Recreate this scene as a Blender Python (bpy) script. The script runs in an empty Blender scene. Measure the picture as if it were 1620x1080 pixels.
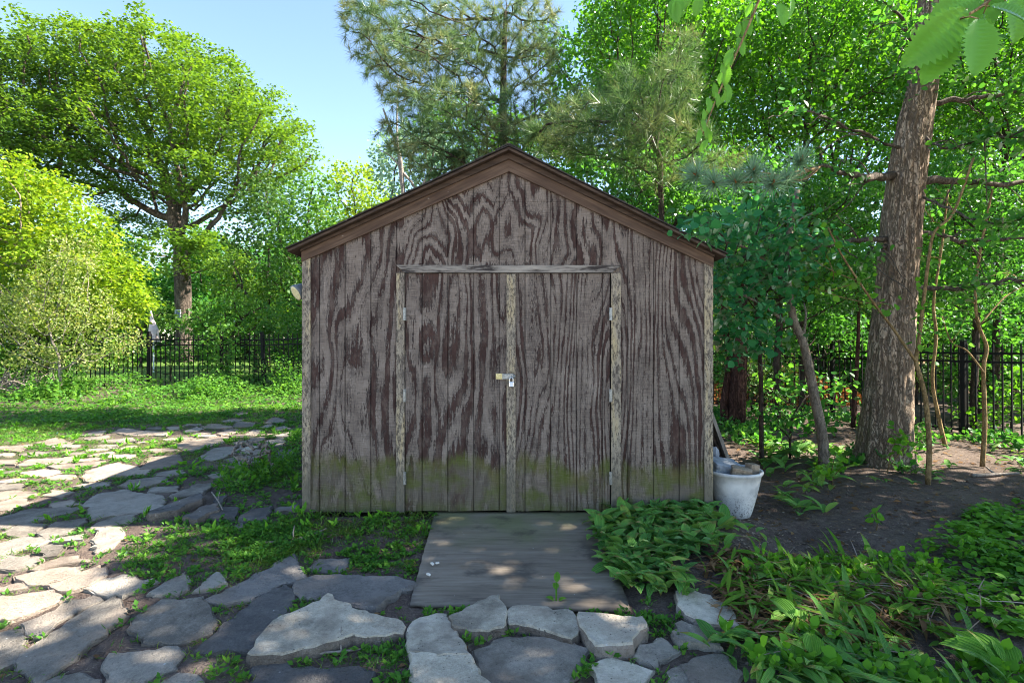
import bpy, bmesh, math, random
import numpy as np
from mathutils import Vector, Matrix

random.seed(7)
RNG = np.random.default_rng(7)
SC = bpy.context.scene
COL = SC.collection
CAM_H = 1.35
FPX = 900.0            # focal length in photo pixels (20 mm lens, 36 mm sensor)
R = math.radians

# ------------------------------------------------------------------ terrain
def sstep(a, b, x):
    t = np.clip((np.asarray(x, float) - a) / (b - a), 0, 1)
    return t * t * (3 - 2 * t)

def ground(x, y):
    x = np.asarray(x, float); y = np.asarray(y, float)
    z = -0.085 * np.clip(4.5 - y, 0, 6)
    z = z - 0.11 * sstep(1.45, 2.1, x)
    z = z + 0.22 * sstep(9, 17, y) * sstep(1.0, -1.5, x)
    w = sstep(0.0, 0.6, np.maximum(np.abs(x) - 1.55, np.maximum(4.45 - y, y - 7.6)))
    b = 0.016 * np.sin(x * 2.3 + 1.1 * np.sin(y * 1.7)) + 0.012 * np.sin(y * 3.1 + x * 1.3) + 0.008 * np.sin(x * 7.1 - y * 5.3)
    return z + (b - 0.012) * w

def at(px, py, lift=0.0, depth=None):
    """a photo pixel to the point of the ground it shows"""
    y = 5.0
    for _ in range(60):
        x = (px - 810) / FPX * y
        yn = (CAM_H - float(ground(x, y)) - lift) * FPX / (py - 540)
        y = 0.5 * y + 0.5 * yn
    x = (px - 810) / FPX * y
    return Vector((x, y, float(ground(x, y)) + lift))

def far(px, py, d):
    return np.array([(px - 810) / FPX * d, d, CAM_H - (py - 540) / FPX * d])

def base_at(px, d):
    x = (px - 810) / FPX * d
    return np.array([x, d, float(ground(x, d))])

# ------------------------------------------------------------------ objects
def tag(o, label=None, cat=None, group=None, kind=None):
    if label: o['label'] = label
    if cat: o['category'] = cat
    if group: o['group'] = group
    if kind: o['kind'] = kind
    return o

def empty(name, loc, label=None, cat=None, group=None):
    o = bpy.data.objects.new(name, None); COL.objects.link(o)
    o.empty_display_size = 0.2
    o.location = [float(v) for v in loc]
    return tag(o, label, cat, group)

def link_mesh(name, me, mat, parent=None):
    o = bpy.data.objects.new(name, me); COL.objects.link(o)
    if mat is not None: me.materials.append(mat)
    if parent is not None: o.parent = parent
    return o

def np_mesh(name, V, F, smooth=False, uv=None):
    """F: list of index arrays, each (n,k)"""
    V = np.asarray(V, np.float32)
    if not isinstance(F, list): F = [F]
    F = [np.asarray(f, np.int32) for f in F if len(f)]
    me = bpy.data.meshes.new(name)
    nl = sum(f.size for f in F); nf = sum(len(f) for f in F)
    me.vertices.add(len(V)); me.vertices.foreach_set('co', V.ravel())
    me.loops.add(nl); me.polygons.add(nf)
    me.loops.foreach_set('vertex_index', np.concatenate([f.ravel() for f in F]))
    tot = np.concatenate([np.full(len(f), f.shape[1], np.int32) for f in F])
    start = np.concatenate([[0], np.cumsum(tot)[:-1]]).astype(np.int32)
    me.polygons.foreach_set('loop_start', start)
    me.polygons.foreach_set('loop_total', tot)
    if smooth: me.polygons.foreach_set('use_smooth', np.ones(nf, bool))
    if uv is not None:
        lay = me.uv_layers.new(name='UVMap'); idx = np.concatenate([f.ravel() for f in F])
        lay.data.foreach_set('uv', np.asarray(uv, np.float32)[idx].ravel())
    me.update(calc_edges=True)
    return me

def obj(name, V, F, mat, parent=None, smooth=False, uv=None):
    off = np.array(parent.location) if parent is not None and parent.parent is None else 0.0
    return link_mesh(name, np_mesh(name, np.asarray(V, float) - off, F, smooth, uv), mat, parent)

def subobj(name, V, F, mat, root, part, smooth=False):
    """a sub-part: part is a child of root and sits at root's origin"""
    return link_mesh(name, np_mesh(name, np.asarray(V, float) - np.array(root.location), F, smooth), mat, part)

class MB:
    """collects polygons (any size) as one mesh"""
    def __init__(self): self.v = []; self.f = []
    def add(self, V, F):
        b = len(self.v); self.v += [tuple(map(float, p)) for p in V]
        self.f += [tuple(int(i) + b for i in f) for f in F]
    def box(self, x0, x1, y0, y1, z0, z1, bev=0.0):
        if bev <= 0:
            V = [(x, y, z) for x in (x0, x1) for y in (y0, y1) for z in (z0, z1)]
            self.add(V, [(0, 1, 3, 2), (4, 6, 7, 5), (0, 4, 5, 1), (2, 3, 7, 6), (0, 2, 6, 4), (1, 5, 7, 3)])
        else:
            bm = bmesh.new(); bmesh.ops.create_cube(bm, size=1.0)
            for v in bm.verts:
                v.co = Vector(((x0 + x1) / 2 + v.co.x * (x1 - x0), (y0 + y1) / 2 + v.co.y * (y1 - y0), (z0 + z1) / 2 + v.co.z * (z1 - z0)))
            bmesh.ops.bevel(bm, geom=bm.edges[:], offset=bev, segments=2, affect='EDGES', profile=0.6)
            bm.verts.index_update()
            self.add([v.co for v in bm.verts], [[v.index for v in f.verts] for f in bm.faces]); bm.free()
    def prism(self, poly, y0, y1):
        """poly of (x,z) counter-clockwise from the front, extruded along y"""
        n = len(poly)
        self.add([(x, y0, z) for x, z in poly] + [(x, y1, z) for x, z in poly],
                 [tuple(range(n)), tuple(range(2 * n - 1, n - 1, -1))] + [(i, i + n, (i + 1) % n + n, (i + 1) % n) for i in range(n)])
    def tube(self, P, rad, n=8, cap=True):
        V, F, C = tube_np(np.asarray(P, float), np.asarray(rad, float) * np.ones(len(P)), n)
        self.add(V, list(F) + (C if cap else []))
    def mesh(self, name, smooth=False):
        me = bpy.data.meshes.new(name); me.from_pydata(self.v, [], self.f)
        if smooth:
            for p in me.polygons: p.use_smooth = True
        me.update(); return me
    def obj(self, name, mat, root=None, part=None, smooth=False):
        me = self.mesh(name, smooth)
        if root is not None:
            me.transform(Matrix.Translation(-Vector(root.location)))
        return link_mesh(name, me, mat, part if part is not None else root)

def frames(T):
    """side and normal for each tangent"""
    T = T / np.maximum(np.linalg.norm(T, axis=-1, keepdims=True), 1e-9)
    ref = np.where(np.abs(T[..., :1]) > 0.9, np.array([0, 1.0, 0]), np.array([1.0, 0, 0]))
    N = np.cross(T, ref); N /= np.linalg.norm(N, axis=-1, keepdims=True)
    return T, np.cross(N, T), N

def tube_np(P, rad, n=8):
    T = np.gradient(P, axis=0)
    T, S, N = frames(T)
    a = np.arange(n) * 2 * np.pi / n
    V = P[:, None] + rad[:, None, None] * (np.cos(a)[None, :, None] * S[:, None] + np.sin(a)[None, :, None] * N[:, None])
    m = len(P); i = np.arange(m - 1)[:, None] * n; j = np.arange(n)[None]; k = (j + 1) % n
    F = np.stack([i + j, i + k, i + n + k, i + n + j], -1).reshape(-1, 4)
    return V.reshape(-1, 3), F, [tuple(range(n))[::-1], tuple((m - 1) * n + q for q in range(n))]

def smooth_path(pts, k=8):
    """Catmull-Rom through the points"""
    P = np.asarray(pts, float); P = np.vstack([2 * P[0] - P[1], P, 2 * P[-1] - P[-2]])
    out = []
    for i in range(1, len(P) - 2):
        for t in np.linspace(0, 1, k, endpoint=False):
            a, b, c, d = P[i - 1], P[i], P[i + 1], P[i + 2]
            out.append(0.5 * (2 * b + (c - a) * t + (2 * a - 5 * b + 4 * c - d) * t * t + (3 * b - a - 3 * c + d) * t ** 3))
    out.append(P[-2]); return np.array(out)

def copy_thing(o, label=None, loc=None, rotz=None, scale=None, parent=None):
    c = o.copy(); COL.objects.link(c)
    if parent is not None: c.parent = parent
    else:
        if loc is not None: c.location = [float(v) for v in loc]
        if rotz is not None: c.rotation_euler = (0, 0, rotz)
        if scale is not None: c.scale = (scale,) * 3 if np.isscalar(scale) else scale
        if label: c['label'] = label
    for ch in [q for q in COL.objects if q.parent == o]: copy_thing(ch, parent=c)
    return c

# ------------------------------------------------------------------ leaves
def leaf_tpl(kind):
    if kind == 'low':      # folded diamond
        V = [(0, 0, 0), (-.32, .45, .07), (0, 1, -.05), (.32, .45, .07), (0, .5, 0)]
        F = [(0, 4, 1), (1, 4, 2), (0, 3, 4), (3, 2, 4)]
    elif kind == 'round':
        V = [(0, 0, 0), (-.36, .28, .06), (-.38, .62, .05), (0, 1, -.06), (.38, .62, .05), (.36, .28, .06), (0, .45, 0)]
        F = [(0, 6, 1), (1, 6, 2), (2, 6, 3), (3, 6, 4), (4, 6, 5), (5, 6, 0)]
    elif kind == 'diamond':
        V = [(0, 0, 0), (-.34, .5, .05), (0, 1, 0), (.34, .5, .05)]
        F = [(0, 3, 2), (0, 2, 1)]
    elif kind == 'needle':
        V = [(-.006, 0, 0), (.006, 0, 0), (0, 1, 0)]
        F = [(0, 1, 2)]
    return np.array(V, float), np.array(F, np.int32)

def strip_tpl(nseg, width, curl, fold=0.12, tipw=0.0, base=0.25, wave=0.0):
    """a long leaf with a folded midrib that arches over; length 1 along +Y"""
    V = []; th = 0.0; y = z = 0.0
    for i in range(nseg + 1):
        t = i / nseg
        w = width * ((base + (1 - base) * math.sin(math.pi * min(1, t * 1.12 + 0.02)) ** 0.8) if t < .98 else tipw)
        w = width * (base * (1 - t) ** 3 + math.sin(math.pi * t ** 0.85) ** 0.9) if 0 < t < 1 else (width * base if t == 0 else 0.002)
        zz = z + wave * math.sin(t * 9)
        V += [(-w, y, zz + w * fold * 2), (0, y, zz), (w, y, zz + w * fold * 2)]
        th += curl / nseg
        y += math.cos(th) / nseg; z -= math.sin(th) / nseg
    F = []
    for i in range(nseg):
        b = 3 * i
        F += [(b, b + 1, b + 4, b + 3), (b + 1, b + 2, b + 5, b + 4)]
    return np.array(V, float), np.array(F, np.int32)

def instance(tpl, pos, axis, nrm, size, width=None):
    V, F = tpl
    axis = axis / np.maximum(np.linalg.norm(axis, axis=1, keepdims=True), 1e-9)
    side = np.cross(axis, nrm); side /= np.maximum(np.linalg.norm(side, axis=1, keepdims=True), 1e-9)
    nn = np.cross(side, axis)
    s = np.asarray(size, float)[:, None, None]
    w = s if width is None else np.asarray(width, float)[:, None, None]
    out = pos[:, None] + V[None, :, 0:1] * w * side[:, None] + V[None, :, 1:2] * s * axis[:, None] + V[None, :, 2:3] * s * nn[:, None]
    Fo = (F[None] + (np.arange(len(pos)) * len(V))[:, None, None]).reshape(-1, F.shape[1])
    return out.reshape(-1, 3), Fo

def rsph(n, rng=None):
    v = (rng or RNG).normal(size=(n, 3)); return v / np.linalg.norm(v, axis=1, keepdims=True)

def leaf_frames(n, up=0.5, rng=None):
    rng = rng or RNG
    nrm = rsph(n, rng) * (1 - up) + np.array([0, 0, 1.0]) * up
    nrm /= np.linalg.norm(nrm, axis=1, keepdims=True)
    ax = np.cross(nrm, rsph(n, rng)); ax /= np.maximum(np.linalg.norm(ax, axis=1, keepdims=True), 1e-9)
    ax[:, 2] -= 0.25
    return ax, nrm

# ------------------------------------------------------------------ trees
def lobes(spec, n, rng):
    """points inside ellipsoids: (px, py, rx, ry, depth, depth radius) with px sizes at that depth"""
    vol = np.array([s[2] * s[3] * s[5] * s[4] ** 2 for s in spec], float); out = []
    cnt = np.maximum(8, (n * vol / vol.sum()).astype(int))
    for s, c in zip(spec, cnt):
        u = rsph(c, rng) * (rng.random((c, 1)) ** (1 / 2.6))
        d = s[4]; k = d / FPX
        out.append(far(s[0], s[1], d) + u * np.array([s[2] * k, s[5], s[3] * k]))
    return np.vstack(out)

def colonize(start, pts, D, di, dk, up=0.1, rng=None, itmax=220):
    """space colonisation from the start nodes; returns nodes and parents"""
    N = [np.array(p, float) for p in start]; par = [-1] + list(range(len(N) - 1))
    A = np.asarray(pts, float)
    arr = np.array(N)
    d = np.linalg.norm(A[:, None] - arr[None], axis=2); near = d.argmin(1); dist = d.min(1)
    alive = np.ones(len(A), bool)
    first = True
    for it in range(itmax):
        use = alive & ((dist < di) if not first else True)
        if not use.any():
            if not alive.any(): break
            use = alive & (dist < dist[alive].min() * 1.3)
        first = False
        idx = near[use]; dv = A[use] - np.array(N)[idx]; dv /= np.maximum(np.linalg.norm(dv, axis=1, keepdims=True), 1e-9)
        u, inv = np.unique(idx, return_inverse=True)
        s = np.zeros((len(u), 3)); np.add.at(s, inv, dv)
        s /= np.maximum(np.linalg.norm(s, axis=1, keepdims=True), 1e-9)
        s += np.array([0, 0, up]) + rng.normal(size=s.shape) * 0.16
        s /= np.linalg.norm(s, axis=1, keepdims=True)
        new = np.array(N)[u] + s * D
        b = len(N)
        for q, p in zip(new, u): N.append(q); par.append(int(p))
        dn = np.linalg.norm(A[:, None] - new[None], axis=2)
        m = dn.min(1); w = dn.argmin(1)
        better = m < dist; dist = np.where(better, m, dist); near = np.where(better, w + b, near)
        alive &= dist > dk
        if len(N) > 9000: break
    return np.array(N), np.array(par)

def radii(N, par, r0, ex=2.3, rmax=None):
    n = len(N); acc = np.zeros(n); kids = [[] for _ in range(n)]
    for i in range(n - 1, -1, -1):
        if acc[i] == 0: acc[i] = r0 ** ex
        p = par[i]
        if p >= 0: acc[p] += acc[i] * 1.0; kids[p].append(i)
    r = acc ** (1 / ex)
    if rmax: r = r * min(1.0, rmax / r[0]) if r[0] > rmax else r
    return r, kids

def limb_mesh(N, par, r, kids, rmin, sides=7):
    V = []; F = []; cnt = 0
    main = [max(k, key=lambda q: r[q]) if k else -1 for k in kids]
    starts = [(0, None)]
    a = np.arange(sides) * 2 * np.pi / sides
    while starts:
        i, p = starts.pop()
        chain = []; rr = []
        if p is not None: chain.append(N[p]); rr.append(min(r[p] * .8, r[i] * 1.25))
        while i >= 0 and r[i] >= rmin:
            chain.append(N[i]); rr.append(r[i])
            for k in kids[i]:
                if k != main[i] and r[k] >= rmin: starts.append((k, i))
            i = main[i]
        if len(chain) < 2: continue
        v, f, _ = tube_np(np.array(chain), np.array(rr), sides)
        V.append(v); F.append(f + cnt); cnt += len(v)
    return np.vstack(V), np.vstack(F)

def sculpt_bark(V, amp, freq=9.0):
    return V

def tree(name, label, cat, group, start, spec, npts, D, leaf, mats, seed, r0=0.012, rmin=0.02, rmax=None, up=0.12, twig=1, trunk_name='trunk', sides=7, dk=None, ret=False):
    """leaf: dict(n per tip, size, spread, flat, up, tpl)"""
    rng = np.random.default_rng(seed)
    pts = lobes(spec, npts, rng)
    N, par = colonize(start, pts, D, 1e9, (dk or D * 1.15), up, rng)
    r, kids = radii(N, par, r0, rmax=rmax)
    root = empty(name, start[0], label, cat, group)
    V, F = limb_mesh(N, par, r, kids, rmin, sides)
    obj(trunk_name, V, F, mats[0], root, smooth=True)
    lv, lf = foliage(N, par, r, kids, leaf, rng, r0)
    obj('crown', lv, lf, mats[1], root)
    return (root, N, par, r, kids) if ret else root

def foliage(N, par, r, kids, leaf, rng, r0):
    tips = np.array([i for i in range(1, len(N)) if r[i] < r0 * leaf.get('thick', 1.75)])
    n = leaf['n']; idx = np.repeat(tips, n)
    dens = leaf.get('vary', 0.5)
    keep = rng.random(len(idx)) < np.repeat(rng.uniform(1 - dens, 1.0, len(tips)), n); idx = idx[keep]
    m = len(idx)
    off = rsph(m, rng) * (rng.random((m, 1)) ** 0.5) * leaf['spread']; off[:, 2] *= leaf.get('flat', 0.5)
    pos = N[idx] + off
    ax, nrm = leaf_frames(m, leaf.get('up', 0.55), rng)
    ax += off / leaf['spread'] * 0.5
    size = leaf['size'] * rng.uniform(0.6, 1.25, m)
    return instance(leaf_tpl(leaf.get('tpl', 'diamond')), pos, ax, nrm, size)

def tpl_uv(tpl, n):
    V = tpl[0]; w = np.abs(V[:, 0]).max()
    return np.tile(np.c_[V[:, 0] / w * .5 + .5, np.linspace(0, 1, len(V))], (n, 1))
# ------------------------------------------------------------------ materials
class NT:
    def __init__(self, name):
        self.m = bpy.data.materials.new(name); self.m.use_nodes = True
        self.t = self.m.node_tree; self.t.nodes.clear()
        self.out = self.t.nodes.new('ShaderNodeOutputMaterial')
    def n(self, kind, ins=None, **props):
        nd = self.t.nodes.new('ShaderNode' + kind)
        for k, v in props.items(): setattr(nd, k, v)
        for k, v in (ins or {}).items(): self.set(nd.inputs[k], v)
        return nd
    def set(self, sock, v):
        if isinstance(v, bpy.types.NodeSocket): self.t.links.new(v, sock)
        elif isinstance(v, bpy.types.Node): self.t.links.new(v.outputs[0], sock)
        else:
            if isinstance(v, (tuple, list)) and sock.type == 'RGBA' and len(v) == 3: v = (*v, 1)
            sock.default_value = v
    def math(self, op, a, b=None, c=None, clamp=False):
        nd = self.n('Math', operation=op, use_clamp=clamp)
        for i, v in enumerate((a, b, c)):
            if v is not None: self.set(nd.inputs[i], v)
        return nd.outputs[0]
    def mapr(self, v, a, b, c=0.0, d=1.0, smooth=True):
        nd = self.n('MapRange', interpolation_type='SMOOTHSTEP' if smooth else 'LINEAR')
        for k, q in zip(('Value', 'From Min', 'From Max', 'To Min', 'To Max'), (v, a, b, c, d)): self.set(nd.inputs[k], q)
        return nd.outputs[0]
    def mix(self, f, a, b, blend='MIX'):
        nd = self.n('Mix', data_type='RGBA', blend_type=blend)
        self.set(nd.inputs[0], f); self.set(nd.inputs[6], a); self.set(nd.inputs[7], b)
        return nd.outputs[2]
    def noise(self, vec, scale, detail=2.0, rough=0.5, dist=0.0):
        nd = self.n('TexNoise', {'Vector': vec, 'Scale': scale, 'Detail': detail, 'Roughness': rough, 'Distortion': dist})
        return nd.outputs[0]
    def vor(self, vec, scale, feature='F1', out=0):
        nd = self.n('TexVoronoi', {'Vector': vec, 'Scale': scale}, feature=feature)
        return nd.outputs[out]
    def scaled(self, vec, s, off=(0, 0, 0)):
        nd = self.n('Mapping', {'Vector': vec, 'Scale': s, 'Location': off}); return nd.outputs[0]
    def ramp(self, f, stops):
        nd = self.n('ValToRGB', {'Fac': f}); e = nd.color_ramp.elements
        while len(e) < len(stops): e.new(0.5)
        for q, (p, c) in zip(e, stops): q.position = p; q.color = (*c, 1)
        return nd.outputs[0]
    def bump(self, h, strength=0.5, dist=0.01):
        return self.n('Bump', {'Height': h, 'Strength': strength, 'Distance': dist}).outputs[0]
    def pbsdf(self, color, rough=0.8, bump=None, metal=0.0, spec=0.3):
        p = self.n('BsdfPrincipled', {'Base Color': color, 'Roughness': rough, 'Metallic': metal, 'Specular IOR Level': spec})
        if bump is not None: self.set(p.inputs['Normal'], bump)
        self.t.links.new(p.outputs[0], self.out.inputs[0]); return self.m
    def pos(self): return self.n('NewGeometry').outputs['Position']
    def objc(self): return self.n('TexCoord').outputs['Object']
    def island(self): return self.n('NewGeometry').outputs['Random Per Island']
    def objrand(self): return self.n('ObjectInfo').outputs['Random']

def leaf_mat(name, cols, trans=None, tfac=0.45, gloss=0.04, patch=0.35, rough=0.42, veins=None, spots=None, tips=False):
    """cols: stops of leaf colour; each leaf takes its own, drifting over patches of the plant"""
    k = NT(name); p = k.pos()
    f = k.math('ADD', k.math('MULTIPLY', k.island(), 1 - patch), k.math('MULTIPLY', k.mapr(k.noise(p, 1.3, 2), .3, .7), patch))
    st = [(i / max(1, len(cols) - 1), c) for i, c in enumerate(cols)]
    c = k.ramp(f, st)
    nrm = None
    if veins:
        uv = k.n('SeparateXYZ', {0: k.n('UVMap').outputs[0]}); u = k.math('ABSOLUTE', k.math('SUBTRACT', uv.outputs[0], .5)); v = uv.outputs[1]
        if veins[0] == 'long': w = k.math('SINE', k.math('MULTIPLY', u, veins[1]))
        else: w = k.math('SUBTRACT', k.math('MULTIPLY', k.math('PINGPONG', k.math('SUBTRACT', k.math('MULTIPLY', v, veins[1]), k.math('MULTIPLY', u, veins[2])), .5), 4.0), 1.0)
        mid = k.mapr(u, .0, .035, 1.0, 0.0)
        ln = k.mapr(w, .55, 1.0)
        c = k.mix(k.math('MULTIPLY', k.math('MAXIMUM', ln, mid), veins[3]), c, tuple(min(.5, q * 1.7 + .02) for q in cols[-1]))
        nrm = k.bump(k.math('ADD', w, k.math('MULTIPLY', mid, -2.0)), .6, .003)
    if spots:
        c = k.mix(k.math('MULTIPLY', k.mapr(k.noise(p, 30, 4, .6), .60, .66), .8), c, spots)
    if tips:
        br = k.math('MULTIPLY', k.mapr(k.math('ADD', v, k.math('MULTIPLY', k.math('SUBTRACT', k.noise(p, 40, 3), .5), .5)), .68, .9), k.mapr(k.island(), .45, .6))
        c = k.mix(k.math('MULTIPLY', br, .85), c, (.23, .16, .06))
    tc = k.mix(1.0, c, trans or (1.9, 1.75, .55), 'MULTIPLY')
    tc_n = tc
    df = k.n('BsdfDiffuse', {'Color': c}); tr = k.n('BsdfTranslucent', {'Color': tc_n})
    gl = k.n('BsdfGlossy', {'Color': (.9, .95, 1, 1), 'Roughness': rough})
    mx = k.n('MixShader', {0: tfac, 1: df.outputs[0], 2: tr.outputs[0]})
    if nrm is not None:
        for q in (df, tr, gl): k.set(q.inputs['Normal'], nrm)
    fr = k.n('Fresnel', {'IOR': 1.4})
    g = k.math('MULTIPLY', fr.outputs[0], gloss * 5, clamp=True)
    m2 = k.n('MixShader', {0: g, 1: mx.outputs[0], 2: gl.outputs[0]})
    k.t.links.new(m2.outputs[0], k.out.inputs[0]); return k.m

def siding_mat(name, seed, K, thr, sx, sz, lx=0.0, moss=0.40):
    """weathered rotary-cut plywood: dark stain left in bands, bare grey wood where it peeled, algae near the ground"""
    k = NT(name); p = k.objc()
    sep = k.n('SeparateXYZ', {0: p}); x, z = sep.outputs[0], sep.outputs[2]
    half = lambda n, a: k.math('MULTIPLY', k.math('SUBTRACT', n, 0.5), a)
    base = k.noise(k.scaled(p, (sx, 0, sz), (seed, seed * 1.7, 0)), 1.0, 1.9, 0.42, 0.25)
    jag = k.noise(k.scaled(p, (52, 0, 3.4), (seed, 0, 0)), 1.0, 3, 0.65)
    jag2 = k.noise(k.scaled(p, (120, 0, 26), (0, seed, 0)), 1.0, 2, 0.6)
    v = k.math('ADD', k.math('MULTIPLY', base, K), k.math('MULTIPLY', x, lx))
    v = k.math('ADD', v, half(jag, 1.0))
    v = k.math('ADD', v, half(jag2, 0.45))
    tri = k.math('MULTIPLY', k.math('PINGPONG', v, 0.5), 2.0)
    wn = k.n('TexWhiteNoise', noise_dimensions='1D'); k.set(wn.inputs['W'], k.math('ADD', k.math('FLOOR', v), seed))
    big = k.noise(k.scaled(p, (2.6, 0, 1.3), (seed * 3, 0, 0)), 1.0, 3, .55)
    t = k.math('MULTIPLY', thr, k.math('ADD', 0.10, k.math('MULTIPLY', wn.outputs['Value'], 1.6)))
    t = k.math('ADD', t, half(big, 1.7))
    chip = k.noise(k.scaled(p, (42, 0, 26), (seed, 0, 0)), 1.0, 5, .75)
    d = k.math('ADD', k.math('SUBTRACT', tri, t), half(chip, 1.0))
    peel = k.mapr(d, -0.07, 0.07)
    edge = k.math('SUBTRACT', 1.0, k.mapr(k.math('ABSOLUTE', d), 0.03, 0.16))
    # thin raised ring lines inside the bare wood
    r1 = k.mapr(k.math('ABSOLUTE', half(k.math('FRACT', k.math('MULTIPLY', v, 2.0)), 1.0)), 0.0, 0.14)
    r2 = k.mapr(k.math('ABSOLUTE', half(k.math('FRACT', k.math('MULTIPLY', v, 5.0)), 1.0)), 0.02, 0.32)
    rv = k.mapr(k.noise(k.scaled(p, (6, 0, 2.5), (0, 0, seed)), 1.0, 3), .4, .6)
    saw = k.noise(k.scaled(p, (9, 0, 260), (seed, 0, 0)), 1.0, 2, 0.75)
    fib = k.noise(k.scaled(p, (260, 0, 9)), 1.0, 2, 0.7)
    blot = k.noise(k.scaled(p, (7, 0, 4), (0, 0, seed)), 1.0, 5, 0.68)
    g = k.math('ADD', k.math('MULTIPLY', saw, 0.42), k.math('ADD', k.math('MULTIPLY', fib, .20), k.math('MULTIPLY', blot, .38)))
    grey = k.ramp(g, [(.36, (.060, .045, .038)), (.48, (.178, .140, .116)), (.60, (.28, .228, .192)), (.70, (.44, .37, .315))])
    worn = k.mapr(k.noise(k.scaled(p, (11, 0, 5), (seed, 3, 0)), 1.0, 5, .7), .44, .64)
    stain = k.ramp(k.math('ADD', k.math('MULTIPLY', fib, .35), k.math('MULTIPLY', blot, .65)), [(.34, (.028, .014, .012)), (.66, (.080, .044, .036))])
    stain = k.mix(k.math('MULTIPLY', worn, .35), stain, grey)
    c = k.mix(peel, stain, grey)
    c = k.mix(k.math('MULTIPLY', edge, 0.62), c, (.026, .018, .017))
    lines = k.math('MAXIMUM', k.math('MULTIPLY', k.math('SUBTRACT', 1.0, r1), .62), k.math('MULTIPLY', k.math('MULTIPLY', k.math('SUBTRACT', 1.0, r2), rv), .5))
    c = k.mix(k.math('MULTIPLY', lines, peel), c, (.050, .040, .037))
    sp = k.mapr(k.vor(k.scaled(p, (19, 1, 13), (seed, 0, 0)), 1.0), 0.05, 0.16, 1.0, 0.0)
    c = k.mix(k.math('MULTIPLY', sp, 0.75), c, (.022, .016, .016))
    # algae: a ragged tide line, green at its top, browner below, green again at the foot
    mv = k.math('ADD', z, half(k.noise(k.scaled(p, (2.6, 0, .9), (seed, 0, 0)), 1.0, 5, .62), 0.50))
    mv = k.math('ADD', mv, half(jag, .10))
    mo = k.mapr(mv, moss + .05, moss - .07)
    top = k.mapr(mv, moss - .17, moss - .04)
    gcol = k.mix(k.mapr(k.noise(k.scaled(p, (5, 0, 3), (seed * 2, 0, 0)), 1.0, 4, .6), .40, .62), (.092, .120, .012), (.125, .112, .036))
    lowc = k.mix(k.mapr(k.noise(k.scaled(p, (4, 0, 5), (seed, 0, 3)), 1.0, 4), .44, .60), (.135, .112, .09), (.10, .115, .028))
    gcol = k.mix(top, lowc, gcol)
    foot = k.mapr(k.math('ADD', z, half(blot, .12)), .13, .02)
    gcol = k.mix(k.math('MULTIPLY', foot, .6), gcol, (.085, .105, .018))
    gcol = k.mix(k.math('MULTIPLY', k.mapr(fib, .3, .6), .35), gcol, (.035, .032, .016))
    gcol = k.mix(k.math('MULTIPLY', k.mapr(saw, .45, .65), .25), gcol, (.20, .18, .12))
    mo = k.math('MULTIPLY', mo, k.mapr(k.noise(k.scaled(p, (5, 0, 3), (seed, 0, 1)), 1.0, 5, .72), .34, .56, .25, 1.0))
    c = k.mix(k.math('MULTIPLY', mo, 0.92), c, gcol)
    h = k.math('ADD', k.math('MULTIPLY', peel, -0.5), k.math('MULTIPLY', saw, 0.6))
    h = k.math('ADD', h, k.math('MULTIPLY', lines, -0.5))
    h = k.math('ADD', h, k.math('MULTIPLY', fib, 0.25))
    return k.pbsdf(c, 0.85, k.bump(h, 0.7, 0.004), spec=0.2)

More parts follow.
